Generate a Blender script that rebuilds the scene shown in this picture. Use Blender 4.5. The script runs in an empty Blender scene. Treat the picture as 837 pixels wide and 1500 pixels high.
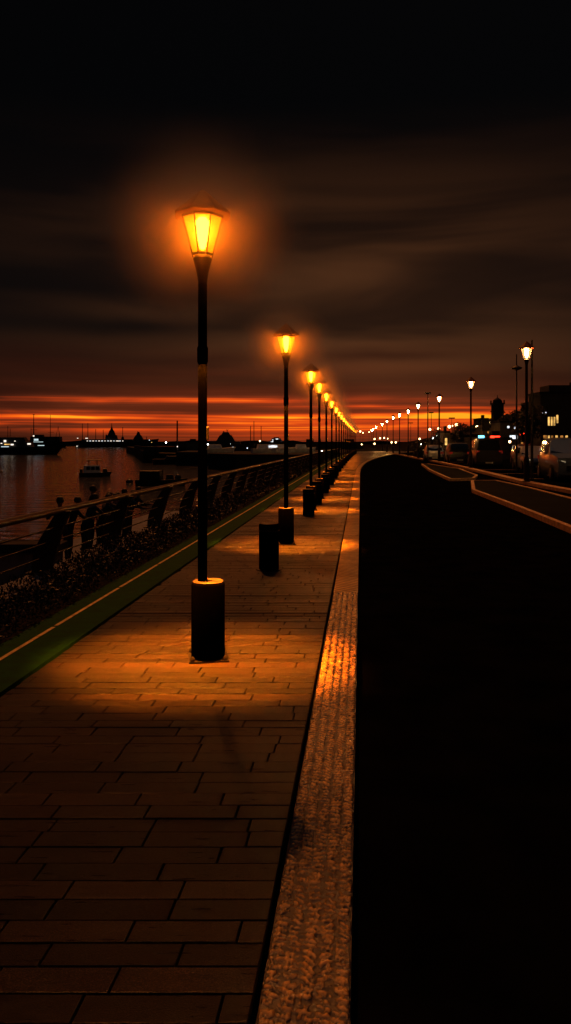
import bpy, bmesh, math, random
from mathutils import Vector, Matrix
random.seed(7)
S = bpy.context.scene
C = S.collection
PI = math.pi
R = math.radians

# ------------------------------------------------------------------ helpers
CAM_H = 1.65
F = 1100.0
def gp(x, y, z=0.0):
    """place on the level z seen at photo position x, y"""
    d = F * (CAM_H - z) / (y - 648.0)
    return ((x - 418.5) * d / F, d)
def at(x, y, d):
    return ((x - 418.5) * d / F, d, CAM_H - (y - 648.0) * d / F)

class MB:
    def __init__(s): s.v = []; s.f = []; s.m = []
    def add(s, vs, fs, m=0):
        n = len(s.v); s.v += [tuple(p) for p in vs]
        for f in fs: s.f.append(tuple(i + n for i in f)); s.m.append(m)
        return s
    def quad(s, a, b, c, d, m=0): return s.add([a, b, c, d], [(0, 1, 2, 3)], m)
    def box(s, c, d, rz=0, m=0, taper=1.0, tx=None):
        x, y, z = d[0] / 2, d[1] / 2, d[2] / 2
        tx = taper if tx is None else tx
        vs = []
        for zz, kx, ky in ((-z, 1, 1), (z, tx, taper)):
            for a, b in ((-1, -1), (1, -1), (1, 1), (-1, 1)):
                px, py = a * x * kx, b * y * ky
                vs.append((c[0] + px * math.cos(rz) - py * math.sin(rz), c[1] + px * math.sin(rz) + py * math.cos(rz), c[2] + zz))
        return s.add(vs, [(3, 2, 1, 0), (4, 5, 6, 7), (0, 1, 5, 4), (1, 2, 6, 5), (2, 3, 7, 6), (3, 0, 4, 7)], m)
    def tube(s, path, r, n=8, m=0, cap=True):
        path = [Vector(p) for p in path]
        rs = r if isinstance(r, (list, tuple)) else [r] * len(path)
        vs = []
        for i, p in enumerate(path):
            t = (path[min(i + 1, len(path) - 1)] - path[max(i - 1, 0)]).normalized()
            up = Vector((0, 0, 1)) if abs(t.z) < .95 else Vector((0, 1, 0))
            a = t.cross(up).normalized(); b = a.cross(t).normalized()
            for k in range(n):
                w = 2 * PI * k / n
                vs.append(p + a * (math.cos(w) * rs[i]) + b * (math.sin(w) * rs[i]))
        fs = []
        for i in range(len(path) - 1):
            for k in range(n):
                fs.append((i * n + k, i * n + (k + 1) % n, (i + 1) * n + (k + 1) % n, (i + 1) * n + k))
        if cap:
            fs.append(tuple(range(n))[::-1]); fs.append(tuple((len(path) - 1) * n + k for k in range(n)))
        return s.add(vs, fs, m)
    def lathe(s, prof, n=24, c=(0, 0, 0), ph=0.0, m=0, cap=True, sy=1.0):
        vs = []
        for r, z in prof:
            for k in range(n):
                w = ph + 2 * PI * k / n
                vs.append((c[0] + r * math.cos(w), c[1] + r * math.sin(w) * sy, c[2] + z))
        fs = []
        for i in range(len(prof) - 1):
            for k in range(n):
                fs.append((i * n + k, i * n + (k + 1) % n, (i + 1) * n + (k + 1) % n, (i + 1) * n + k))
        if cap:
            fs.append(tuple(range(n))[::-1]); fs.append(tuple((len(prof) - 1) * n + k for k in range(n)))
        return s.add(vs, fs, m)
    def prism(s, poly, z0, z1, m=0, ms=None):
        n = len(poly)
        ar = sum(poly[i][0] * poly[(i + 1) % n][1] - poly[(i + 1) % n][0] * poly[i][1] for i in range(n))
        if ar < 0: poly = poly[::-1]
        vs = [(p[0], p[1], z0) for p in poly] + [(p[0], p[1], z1) for p in poly]
        s.add(vs, [tuple(range(n, 2 * n))], m)
        return s.add(vs, [tuple(range(n))[::-1]] + [(i, (i + 1) % n, n + (i + 1) % n, n + i) for i in range(n)], m if ms is None else ms)
    def build(s, name, mats, parent=None, smooth=None, loc=None, bevel=0):
        me = bpy.data.meshes.new(name); me.from_pydata(s.v, [], s.f)
        if not isinstance(mats, (list, tuple)): mats = [mats]
        for mt in mats: me.materials.append(mt)
        me.polygons.foreach_set('material_index', s.m)
        if smooth is not None:
            bm = bmesh.new(); bm.from_mesh(me)
            bmesh.ops.remove_doubles(bm, verts=bm.verts, dist=1e-5)
            for f in bm.faces: f.smooth = True
            for e in bm.edges:
                if len(e.link_faces) == 2 and e.calc_face_angle(0) > R(smooth): e.smooth = False
            bm.to_mesh(me); bm.free()
        me.update()
        o = bpy.data.objects.new(name, me); C.objects.link(o)
        if parent is not None: o.parent = parent
        if loc is not None: o.location = loc
        if bevel:
            b = o.modifiers.new('edge', 'BEVEL'); b.width = bevel; b.segments = 2; b.limit_method = 'ANGLE'; b.angle_limit = R(40)
        return o

def tag(o, label=None, cat=None, group=None, kind=None):
    if label: o['label'] = label
    if cat: o['category'] = cat
    if group: o['group'] = group
    if kind: o['kind'] = kind
    return o
def empty(name, label, cat, loc=(0, 0, 0), rz=0, group=None):
    o = bpy.data.objects.new(name, None); C.objects.link(o)
    o.location = loc; o.rotation_euler = (0, 0, rz); o.empty_display_size = .2
    return tag(o, label, cat, group)
def copy_tree(o, label=None, loc=None, rz=None, scale=None):
    def rec(a, par):
        c = a.copy(); C.objects.link(c); c.parent = par
        for ch in list(a.children): rec(ch, c)
        return c
    c = rec(o, None)
    if label: c['label'] = label
    if loc is not None: c.location = loc
    if rz is not None: c.rotation_euler = (0, 0, rz)
    if scale is not None: c.scale = scale
    return c
def struct(name, mb, mats, **k): return tag(mb.build(name, mats, **k), kind='structure')

# ------------------------------------------------------------------ materials
def L(nt, a, b): nt.links.new(a, b)
def mat(name, col, rough=.6, metal=0, spec=.5, var=.25, scale=6, bump=0, bscale=40, emit=None, es=0, coat=0):
    m = bpy.data.materials.new(name); m.use_nodes = True; nt = m.node_tree
    p = nt.nodes['Principled BSDF']
    p.inputs['Roughness'].default_value = rough; p.inputs['Metallic'].default_value = metal
    p.inputs['Specular IOR Level'].default_value = spec
    if coat: p.inputs['Coat Weight'].default_value = coat; p.inputs['Coat Roughness'].default_value = .06
    tc = nt.nodes.new('ShaderNodeTexCoord')
    n = nt.nodes.new('ShaderNodeTexNoise'); n.inputs['Scale'].default_value = scale; n.inputs['Detail'].default_value = 5
    L(nt, tc.outputs['Object'], n.inputs['Vector'])
    r = nt.nodes.new('ShaderNodeValToRGB')
    r.color_ramp.elements[0].position = .3; r.color_ramp.elements[1].position = .7
    r.color_ramp.elements[0].color = tuple(c * (1 - var) for c in col) + (1,)
    r.color_ramp.elements[1].color = tuple(min(1, c * (1 + var)) for c in col) + (1,)
    L(nt, n.outputs['Fac'], r.inputs['Fac']); L(nt, r.outputs['Color'], p.inputs['Base Color'])
    if bump:
        n2 = nt.nodes.new('ShaderNodeTexNoise'); n2.inputs['Scale'].default_value = bscale; n2.inputs['Detail'].default_value = 4
        L(nt, tc.outputs['Object'], n2.inputs['Vector'])
        b = nt.nodes.new('ShaderNodeBump'); b.inputs['Strength'].default_value = bump; b.inputs['Distance'].default_value = .01
        L(nt, n2.outputs['Fac'], b.inputs['Height']); L(nt, b.outputs['Normal'], p.inputs['Normal'])
    if emit:
        p.inputs['Emission Color'].default_value = tuple(emit) + (1,); p.inputs['Emission Strength'].default_value = es
    return m

M = {}
M['iron'] = mat('dark_painted_iron', (.012, .011, .010), .45, .0, .4, .3, 20, .15, 60)
def matte(name, col):
    m = bpy.data.materials.new(name); m.use_nodes = True; nt = m.node_tree; nt.nodes.remove(nt.nodes['Principled BSDF'])
    d = nt.nodes.new('ShaderNodeBsdfDiffuse'); tc = nt.nodes.new('ShaderNodeTexCoord'); n = nt.nodes.new('ShaderNodeTexNoise'); n.inputs['Scale'].default_value = 18; n.inputs['Detail'].default_value = 5
    nt.links.new(tc.outputs['Object'], n.inputs['Vector']); r = nt.nodes.new('ShaderNodeValToRGB'); r.color_ramp.elements[0].color = tuple(c * .6 for c in col) + (1,); r.color_ramp.elements[1].color = tuple(c * 1.4 for c in col) + (1,)
    nt.links.new(n.outputs['Fac'], r.inputs['Fac']); nt.links.new(r.outputs['Color'], d.inputs['Color']); nt.links.new(d.outputs[0], nt.nodes['Material Output'].inputs['Surface'])
    return m
M['pole'] = matte('matt_black_pole_paint', (.0002, .0002, .0002))
M['pedestal'] = matte('matt_black_cast_metal', (.0010, .0009, .0009))
M['cap'] = mat('worn_pedestal_cap', (.05, .032, .02), .5, 0, .4, .4, 25)  # lighter tone paints lamplight onto the pedestal and bollard tops
M['roofmetal'] = mat('lamp_roof_metal', (.16, .035, .012), .6, 0, .15, .3, 14)
M['rail'] = mat('dark_wood_rail', (.05, .03, .02), .35, 0, .5, .4, 18, .2, 60)
M['concrete'] = mat('blue_grey_concrete', (.17, .18, .2), .85, 0, .2, .3, 5, .4, 30)
M['darkconc'] = mat('dark_concrete', (.03, .03, .032), .9, 0, .15, .4, 3, .4, 20)
M['asphalt'] = mat('asphalt', (.003, .003, .003), .95, 0, .0, .5, 2.5, .6, 120)
M['ground'] = mat('dark_ground', (.008, .008, .008), 1, 0, .02, .4, .5)
M['soil'] = mat('soil', (.012, .010, .008), 1, 0, .1, .5, 12, .6, 40)
M['kerbpaint'] = mat('worn_kerb_paint', (.55, .33, .16), .7, 0, .3, .35, 7, .4, 60)
M['bayline'] = mat('worn_line_paint', (.45, .28, .15), .75, 0, .3, .45, 4)
M['land'] = mat('dark_land', (.01, .009, .008), 1, 0, .02, .4, .2)
M['bark'] = mat('bark', (.03, .022, .016), .9, 0, .2, .4, 10, .5, 30)
M['blackglass'] = mat('dark_glass', (.01, .011, .013), .08, 0, .5, .1, 2)
M['tyre'] = mat('tyre_rubber', (.012, .012, .012), .85, 0, .2)
M['rim'] = mat('wheel_alloy', (.25, .25, .26), .3, .9, .5, .1)
M['chrome'] = mat('chrome', (.5, .5, .5), .15, 1, .5, .05)
M['plate'] = mat('number_plate', (.5, .5, .48), .5)
M['hull_dark'] = mat('dark_hull', (.012, .013, .016), .4, 0, .4, .2, 1)
M['hull_white'] = mat('white_boat', (.75, .8, .85), .5, 0, .4, .15, 2)
M['shipgrey'] = mat('ship_grey', (.03, .032, .036), .6, 0, .3, .2, .5)
M['wall'] = mat('plaster_wall', (.05, .045, .04), .9, 0, .15, .3, 1)
M['palewall'] = mat('pale_plaster_wall', (.2, .17, .14), .9, 0, .15, .2, 1)
M['rooft'] = mat('roof_slate', (.02, .018, .018), .85, 0, .2, .3, 3)
M['buoy'] = mat('buoy_plastic', (.05, .02, .015), .4)

def emis(name, col, s, var=0):
    m = bpy.data.materials.new(name); m.use_nodes = True; nt = m.node_tree
    nt.nodes.remove(nt.nodes['Principled BSDF'])
    e = nt.nodes.new('ShaderNodeEmission'); e.inputs['Color'].default_value = tuple(col) + (1,); e.inputs['Strength'].default_value = s
    if var:
        tc = nt.nodes.new('ShaderNodeTexCoord'); n = nt.nodes.new('ShaderNodeTexNoise'); n.inputs['Scale'].default_value = 1.5
        L(nt, tc.outputs['Object'], n.inputs['Vector'])
        mr = nt.nodes.new('ShaderNodeMapRange'); mr.inputs['From Min'].default_value = .35; mr.inputs['From Max'].default_value = .65
        mr.inputs['To Min'].default_value = s * (1 - var); mr.inputs['To Max'].default_value = s * (1 + var)
        L(nt, n.outputs['Fac'], mr.inputs['Value']); L(nt, mr.outputs[0], e.inputs['Strength'])
    L(nt, e.outputs[0], nt.nodes['Material Output'].inputs['Surface'])
    return m
def pane_mat(name, col, s, trans):
    """warm frosted glass: lit through by the bulb, part of it clear"""
    m = bpy.data.materials.new(name); m.use_nodes = True; nt = m.node_tree
    nt.nodes.remove(nt.nodes['Principled BSDF'])
    e = nt.nodes.new('ShaderNodeEmission'); e.inputs['Color'].default_value = tuple(col) + (1,); e.inputs['Strength'].default_value = s
    t = nt.nodes.new('ShaderNodeBsdfTransparent'); t.inputs['Color'].default_value = (trans, trans * .9, trans * .7, 1)
    a = nt.nodes.new('ShaderNodeAddShader'); L(nt, e.outputs[0], a.inputs[0]); L(nt, t.outputs[0], a.inputs[1])
    L(nt, a.outputs[0], nt.nodes['Material Output'].inputs['Surface'])
    return m
LAMP = (1.0, .2, .008)
ADDED_SPOT_W = 9000.
I_LEFT, I_RIGHT = 210., 900.
M['bulb'] = emis('hot_bulb', (1, .15, .005), I_LEFT)
M['bulb_r'] = emis('pale_bulb', (1, .5, .16), I_RIGHT)
M['pane'] = pane_mat('amber_glass', (1, .40, .0), .8, .55)
M['pane_r'] = pane_mat('pale_amber_glass', (1, .62, .22), .8, .55)
M['win'] = emis('lit_window_glass', (1, .55, .14), .9, .6)
M['win_dim'] = emis('dim_window_glass', (1, .4, .08), .25, .7)
M['winw'] = emis('white_lit_window', (.9, .95, 1), 1.2, .4)
M['glow'] = emis('warm_lamp_globe', (1, .6, .25), 9)
M['gloww'] = emis('white_lamp_globe', (.9, .95, 1), 9)
M['red'] = emis('red_light', (1, .03, .01), 5)
M['cyan'] = emis('cyan_light', (.15, .65, 1), 4)
M['boatlight'] = emis('boat_deck_light', (1, .85, .7), 1.5)
M['boatlightc'] = emis('boat_cool_light', (.75, .95, 1), .8)
M['headlight'] = emis('headlight_glass', (1, .75, .4), .8, .8)
M['tail'] = emis('tail_light_glass', (1, .05, .02), .1)

def leafmat(name, a, b, rough=.45):
    m = bpy.data.materials.new(name); m.use_nodes = True; nt = m.node_tree; p = nt.nodes['Principled BSDF']
    g = nt.nodes.new('ShaderNodeNewGeometry'); r = nt.nodes.new('ShaderNodeValToRGB')
    r.color_ramp.elements[0].color = a + (1,); r.color_ramp.elements[1].color = b + (1,)
    L(nt, g.outputs['Random Per Island'], r.inputs['Fac']); L(nt, r.outputs['Color'], p.inputs['Base Color'])
    p.inputs['Roughness'].default_value = rough; p.inputs['Specular IOR Level'].default_value = .25
    return m
M['hedge'] = leafmat('ground_cover_leaf', (.004, .006, .002), (.018, .019, .006), .33)
M['leaf'] = leafmat('tree_leaf', (.012, .016, .008), (.03, .034, .014), .6)

# planks: per-plank tint, grit with its glints painted as bright specks, damp sheen
def plank_mat():
    m = bpy.data.materials.new('weathered_planks'); m.use_nodes = True; nt = m.node_tree; p = nt.nodes['Principled BSDF']
    g = nt.nodes.new('ShaderNodeNewGeometry'); r = nt.nodes.new('ShaderNodeValToRGB')
    cr = r.color_ramp; cr.elements[0].color = (.0055, .0035, .0026, 1); cr.elements[1].color = (.031, .017, .0105, 1)
    e = cr.elements.new(.5); e.color = (.0165, .0096, .006, 1)
    sx = nt.nodes.new('ShaderNodeSeparateXYZ'); L(nt, g.outputs['Position'], sx.inputs[0])
    dv = nt.nodes.new('ShaderNodeMath'); dv.operation = 'MULTIPLY_ADD'; dv.inputs[1].default_value = 1 / .1165; dv.inputs[2].default_value = -.5 / .1165; L(nt, sx.outputs[1], dv.inputs[0])
    fl = nt.nodes.new('ShaderNodeMath'); fl.operation = 'FLOOR'; L(nt, dv.outputs[0], fl.inputs[0])
    wn = nt.nodes.new('ShaderNodeTexWhiteNoise'); wn.noise_dimensions = '1D'; L(nt, fl.outputs[0], wn.inputs['W'])
    av = nt.nodes.new('ShaderNodeMix'); av.inputs['Factor'].default_value = .7; L(nt, g.outputs['Random Per Island'], av.inputs['A']); L(nt, wn.outputs['Value'], av.inputs['B'])
    L(nt, av.outputs['Result'], r.inputs['Fac'])
    mp = nt.nodes.new('ShaderNodeMapping'); mp.inputs['Scale'].default_value = (3, 40, 1); L(nt, g.outputs['Position'], mp.inputs['Vector'])
    n = nt.nodes.new('ShaderNodeTexNoise'); n.inputs['Scale'].default_value = 1.5; n.inputs['Detail'].default_value = 6; L(nt, mp.outputs[0], n.inputs['Vector'])
    def mul(a_, b_):
        q = nt.nodes.new('ShaderNodeMix'); q.data_type = 'RGBA'; q.blend_type = 'MULTIPLY'; q.inputs['Factor'].default_value = 1
        L(nt, a_, q.inputs['A']); L(nt, b_, q.inputs['B']); return q.outputs['Result']
    def rng(src, f0, f1, t0, t1):
        q = nt.nodes.new('ShaderNodeMapRange'); q.inputs['From Min'].default_value = f0; q.inputs['From Max'].default_value = f1; q.inputs['To Min'].default_value = t0; q.inputs['To Max'].default_value = t1
        L(nt, src, q.inputs['Value']); return q.outputs[0]
    gr = nt.nodes.new('ShaderNodeTexNoise'); gr.inputs['Scale'].default_value = 190; gr.inputs['Detail'].default_value = 3; gr.inputs['Roughness'].default_value = .7; L(nt, g.outputs['Position'], gr.inputs['Vector'])
    c_ = mul(r.outputs['Color'], rng(n.outputs['Fac'], .28, .72, .3, 1.35))
    c_ = mul(c_, rng(wn.outputs['Value'], 0, 1, .22, 1.75))
    c_ = mul(c_, rng(gr.outputs['Fac'], .5, .66, .4, 4.5))
    L(nt, c_, p.inputs['Base Color'])
    # grit grains stand up from the surface
    n2 = nt.nodes.new('ShaderNodeTexNoise'); n2.inputs['Scale'].default_value = 260; n2.inputs['Detail'].default_value = 2; L(nt, g.outputs['Position'], n2.inputs['Vector'])
    n3 = nt.nodes.new('ShaderNodeTexNoise'); n3.inputs['Scale'].default_value = 30; n3.inputs['Detail'].default_value = 4; L(nt, mp.outputs[0], n3.inputs['Vector'])
    ad = nt.nodes.new('ShaderNodeMath'); ad.operation = 'ADD'; L(nt, n2.outputs['Fac'], ad.inputs[0]); L(nt, n3.outputs['Fac'], ad.inputs[1])
    b = nt.nodes.new('ShaderNodeBump'); b.inputs['Strength'].default_value = .9; b.inputs['Distance'].default_value = .006
    L(nt, ad.outputs[0], b.inputs['Height']); L(nt, b.outputs['Normal'], p.inputs['Normal'])
    mr = nt.nodes.new('ShaderNodeMapRange'); mr.inputs['To Min'].default_value = .2; mr.inputs['To Max'].default_value = .42
    L(nt, n.outputs['Fac'], mr.inputs['Value']); L(nt, mr.outputs[0], p.inputs['Roughness'])
    p.inputs['Specular IOR Level'].default_value = .6
    return m
M['plank'] = plank_mat()
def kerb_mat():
    """pale stone with shade put into the colour of the hollows"""
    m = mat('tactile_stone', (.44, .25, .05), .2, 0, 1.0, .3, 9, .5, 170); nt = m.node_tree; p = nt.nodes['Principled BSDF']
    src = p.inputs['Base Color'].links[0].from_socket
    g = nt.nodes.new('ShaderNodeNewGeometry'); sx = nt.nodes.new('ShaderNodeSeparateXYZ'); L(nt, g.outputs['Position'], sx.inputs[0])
    mr = nt.nodes.new('ShaderNodeMapRange'); mr.inputs['From Min'].default_value = .0032; mr.inputs['From Max'].default_value = .0095; mr.inputs['To Min'].default_value = .02; mr.inputs['To Max'].default_value = 1.8  # height darkens hollows and brightens tips, painting in shade and highlight
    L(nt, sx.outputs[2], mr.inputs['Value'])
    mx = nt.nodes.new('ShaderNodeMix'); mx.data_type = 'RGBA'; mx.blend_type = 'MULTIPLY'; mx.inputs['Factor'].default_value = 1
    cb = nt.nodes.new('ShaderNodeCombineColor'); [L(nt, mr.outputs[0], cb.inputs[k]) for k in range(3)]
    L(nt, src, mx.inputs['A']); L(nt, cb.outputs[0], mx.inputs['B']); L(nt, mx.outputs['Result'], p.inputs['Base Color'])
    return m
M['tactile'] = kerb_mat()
def ridged_mat():
    """fine diagonal anti-slip ridges"""
    m = bpy.data.materials.new('ridged_tactile_stone'); m.use_nodes = True; nt = m.node_tree; p = nt.nodes['Principled BSDF']
    g = nt.nodes.new('ShaderNodeNewGeometry')
    w = nt.nodes.new('ShaderNodeTexWave'); w.wave_type = 'BANDS'; w.bands_direction = 'DIAGONAL'; w.inputs['Scale'].default_value = 5.5; w.inputs['Distortion'].default_value = 1.2; w.inputs['Detail Scale'].default_value = 3
    L(nt, g.outputs['Position'], w.inputs['Vector'])
    b = nt.nodes.new('ShaderNodeBump'); b.inputs['Strength'].default_value = .9; b.inputs['Distance'].default_value = .0042
    L(nt, w.outputs['Fac'], b.inputs['Height']); L(nt, b.outputs['Normal'], p.inputs['Normal'])
    n = nt.nodes.new('ShaderNodeTexNoise'); n.inputs['Scale'].default_value = 4; n.inputs['Detail'].default_value = 5; L(nt, g.outputs['Position'], n.inputs['Vector'])
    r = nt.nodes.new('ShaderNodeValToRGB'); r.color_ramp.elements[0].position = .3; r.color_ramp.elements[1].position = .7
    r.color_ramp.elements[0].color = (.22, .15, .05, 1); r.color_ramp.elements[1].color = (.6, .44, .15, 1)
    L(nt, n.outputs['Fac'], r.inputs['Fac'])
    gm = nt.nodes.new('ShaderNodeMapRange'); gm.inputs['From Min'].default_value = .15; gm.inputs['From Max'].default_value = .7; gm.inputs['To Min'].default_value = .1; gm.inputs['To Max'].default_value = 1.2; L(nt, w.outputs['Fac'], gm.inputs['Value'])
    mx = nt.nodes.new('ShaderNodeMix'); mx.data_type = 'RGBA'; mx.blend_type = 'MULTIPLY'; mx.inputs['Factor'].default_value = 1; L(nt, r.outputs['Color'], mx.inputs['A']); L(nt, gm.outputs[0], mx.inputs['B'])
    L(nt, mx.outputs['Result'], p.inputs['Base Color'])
    p.inputs['Roughness'].default_value = .34
    return m
M['ridged'] = ridged_mat()
M['green'] = mat('green_kerb_paint', (.0028, .05, .002), .9, 0, .15, .3, 9, .5, 90)
M['yellow'] = mat('worn_yellow_line', (.6, .42, .12), .6, 0, .4, .5, 14)

def water_mat():
    m = bpy.data.materials.new('sea_water'); m.use_nodes = True; nt = m.node_tree; p = nt.nodes['Principled BSDF']
    p.inputs['Base Color'].default_value = (.012, .016, .02, 1); p.inputs['Specular Tint'].default_value = (.72, .88, 1, 1); p.inputs['Roughness'].default_value = .16; p.inputs['IOR'].default_value = 1.33
    g = nt.nodes.new('ShaderNodeNewGeometry')
    hs = []
    for sc, s1, d in (((.35, .9, 1), 1, 4), ((1.6, 3.4, 1), 1, 3)):
        mp = nt.nodes.new('ShaderNodeMapping'); mp.inputs['Scale'].default_value = sc; L(nt, g.outputs['Position'], mp.inputs['Vector'])
        n = nt.nodes.new('ShaderNodeTexNoise'); n.inputs['Scale'].default_value = s1; n.inputs['Detail'].default_value = d; L(nt, mp.outputs[0], n.inputs['Vector'])
        hs.append(n)
    b = nt.nodes.new('ShaderNodeBump'); b.inputs['Strength'].default_value = .8; b.inputs['Distance'].default_value = .45; L(nt, hs[0].outputs['Fac'], b.inputs['Height'])
    b2 = nt.nodes.new('ShaderNodeBump'); b2.inputs['Strength'].default_value = .3; b2.inputs['Distance'].default_value = .12; L(nt, hs[1].outputs['Fac'], b2.inputs['Height'])
    L(nt, b.outputs['Normal'], b2.inputs['Normal']); L(nt, b2.outputs['Normal'], p.inputs['Normal'])
    return m
M['water'] = water_mat()

# ------------------------------------------------------------------ sky, sun, lamp bloom
def make_world():
    w = bpy.data.worlds.new('World'); S.world = w; w.use_nodes = True; nt = w.node_tree
    for n in list(nt.nodes): nt.nodes.remove(n)
    out = nt.nodes.new('ShaderNodeOutputWorld')
    tc = nt.nodes.new('ShaderNodeTexCoord'); sp = nt.nodes.new('ShaderNodeSeparateXYZ'); L(nt, tc.outputs['Generated'], sp.inputs[0])
    def mth(op, a, b=None, c=None, clamp=False):
        n = nt.nodes.new('ShaderNodeMath'); n.operation = op; n.use_clamp = clamp
        for i, q in enumerate((a, b, c)):
            if q is None: continue
            if isinstance(q, (int, float)): n.inputs[i].default_value = q
            else: L(nt, q, n.inputs[i])
        return n.outputs[0]
    X, Y, Z = sp.outputs
    h = mth('SQRT', mth('ADD', mth('MULTIPLY', X, X), mth('MULTIPLY', Y, Y)))
    v = mth('DIVIDE', Z, mth('MAXIMUM', h, .001))
    u = mth('ARCTAN2', X, Y)
    def noise(su, sv, detail=4, dist=0., off=0.):
        cb = nt.nodes.new('ShaderNodeCombineXYZ'); L(nt, mth('MULTIPLY', u, su), cb.inputs[0]); L(nt, mth('MULTIPLY', v, sv), cb.inputs[1]); cb.inputs[2].default_value = off
        n = nt.nodes.new('ShaderNodeTexNoise'); n.inputs['Scale'].default_value = 1; n.inputs['Detail'].default_value = detail; n.inputs['Distortion'].default_value = dist
        L(nt, cb.outputs[0], n.inputs['Vector']); return n.outputs['Fac']
    def gauss(x, c, s):
        d = mth('DIVIDE', mth('SUBTRACT', x, c), s)
        return mth('POWER', 2.71828, mth('MULTIPLY', mth('MULTIPLY', d, d), -1))
    def sstep(x, a, b, lo=0., hi=1.):
        n = nt.nodes.new('ShaderNodeMapRange'); n.interpolation_type = 'SMOOTHSTEP'; n.inputs['From Min'].default_value = a; n.inputs['From Max'].default_value = b
        n.inputs['To Min'].default_value = lo; n.inputs['To Max'].default_value = hi; L(nt, x, n.inputs['Value']); return n.outputs[0]
    wob = mth('MULTIPLY', mth('SUBTRACT', noise(5, 0, 3), .5), .016)
    vw = mth('ADD', mth('ADD', v, wob), mth('MULTIPLY', mth('SUBTRACT', noise(1.3, 0, 1, 0, 2), .5), .02))
    az = gauss(u, .01, .33)
    # thin glowing bands between cloud bars
    b1 = mth('MULTIPLY', gauss(vw, .033, .0062), sstep(noise(3, 0, 2, 0, 3), .3, .62, .7, 1.5))
    b2 = mth('MULTIPLY', mth('MULTIPLY', gauss(vw, .056, .0045), .5), sstep(u, -.12, .1, 1, .18))
    b3 = mth('MULTIPLY', gauss(vw, .020, .006), .42)
    base = mth('MULTIPLY', sstep(v, .0, .085, 1, 0), .19)
    streak = sstep(noise(1.5, 130, 4, 1.0), .36, .66, .35, 1.45)
    b4 = mth('MULTIPLY', mth('MULTIPLY', gauss(vw, .045, .0028), .45), sstep(u, -.2, .0, .15, 1))
    b5 = mth('MULTIPLY', gauss(vw, .0255, .0022), .5)
    b3 = mth('ADD', b3, mth('ADD', b4, b5))
    t = mth('ADD', mth('ADD', b1, b2), mth('ADD', b3, base))
    t = mth('MULTIPLY', mth('MULTIPLY', mth('MULTIPLY', t, az), streak), sstep(noise(4.5, 34, 3, .8, 14), .32, .66, .45, 1.35))
    ramp = nt.nodes.new('ShaderNodeValToRGB'); cr = ramp.color_ramp
    cr.elements[0].position = 0; cr.elements[0].color = (0, 0, 0, 1)
    cr.elements[1].position = 1; cr.elements[1].color = (1.0, .40, .010, 1)
    for pos, c in ((.06, (.035, .006, .002)), (.2, (.2, .02, .003)), (.42, (.55, .045, .003)), (.7, (.95, .13, .004))):
        e = cr.elements.new(pos); e.color = c + (1,)
    L(nt, t, ramp.inputs['Fac'])
    # brown lit cloud sheets above
    cl = sstep(noise(2.0, 13, 3, .4, 5), .34, .68, .25, 1)
    up = mth('MULTIPLY', sstep(v, .03, .10, .3, 1.15), sstep(v, .14, .46, 1, .0))
    upi = mth('MULTIPLY', mth('MULTIPLY', mth('ADD', mth('MULTIPLY', gauss(u, .09, .3), .95), .1), up), cl)
    def lens(x, y, sx, sy, k):
        u0, v0 = math.atan((x - 418.5) / F), (648 - y) / F
        d = mth('MULTIPLY', gauss(mth('SUBTRACT', u, 0), u0, sx), gauss(mth('ADD', v, mth('MULTIPLY', wob, 1.0)), v0, sy))
        return mth('SUBTRACT', 1, mth('MULTIPLY', d, k))
    for q in ((190, 482, .14, .013, .75), (560, 522, .12, .008, .6), (60, 535, .2, .028, .6), (330, 535, .12, .02, .35), (690, 555, .12, .012, .45), (120, 430, .16, .02, .4)): upi = mth('MULTIPLY', upi, lens(*q))
    t2 = mth('MULTIPLY', sstep(v, .02, .15, .1, 0), gauss(u, -.06, .42))
    red = mth('MULTIPLY', t2, sstep(noise(1.8, 18, 4, .6, 9), .3, .7, .5, 1.3))
    def bg(col, st):
        b = nt.nodes.new('ShaderNodeBackground')
        if isinstance(col, tuple): b.inputs[0].default_value = col + (1,)
        else: L(nt, col, b.inputs[0])
        if isinstance(st, (int, float)): b.inputs[1].default_value = st
        else: L(nt, st, b.inputs[1])
        return b.outputs[0]
    def add(a, b):
        n = nt.nodes.new('ShaderNodeAddShader'); L(nt, a, n.inputs[0]); L(nt, b, n.inputs[1]); return n.outputs[0]
    sky = nt.nodes.new('ShaderNodeTexSky'); sky.sky_type = 'NISHITA'; sky.sun_disc = False
    sky.sun_elevation = R(SUN_EL); sky.sun_rotation = R(-SUN_AZ)
    glow = bg(ramp.outputs['Color'], SKY_GLOW)
    clouds = bg((.1, .034, .0105), mth('MULTIPLY', upi, SKY_CLOUD))
    reds = bg((.8, .105, .018), red)
    night = add(bg((1.1, .95, .9), sstep(v, .0, .5, .0016, .0006)), bg((.7, .9, 1.2), sstep(v, .62, 2.0, 0, .035)))
    nish = bg(sky.outputs[0], .00015)
    L(nt, add(add(add(glow, reds), clouds), add(night, nish)), out.inputs['Surface'])
SUN_EL, SUN_AZ = 52., -11.5       # a faint warm key from behind the lamps, a little left
SKY_GLOW, SKY_CLOUD = 1.0, .6
make_world()
sun = bpy.data.lights.new('sun', 'SUN'); sun.energy = 1.0; sun.angle = R(.5); sun.color = (1, .27, .045)
so = bpy.data.objects.new('sun', sun); C.objects.link(so)
a = R(SUN_AZ); toward = Vector((math.sin(a) * math.cos(R(SUN_EL)), math.cos(a) * math.cos(R(SUN_EL)), math.sin(R(SUN_EL))))
so.rotation_euler = (-toward).to_track_quat('-Z', 'Y').to_euler(); so.location = (0, 0, 40)

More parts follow.
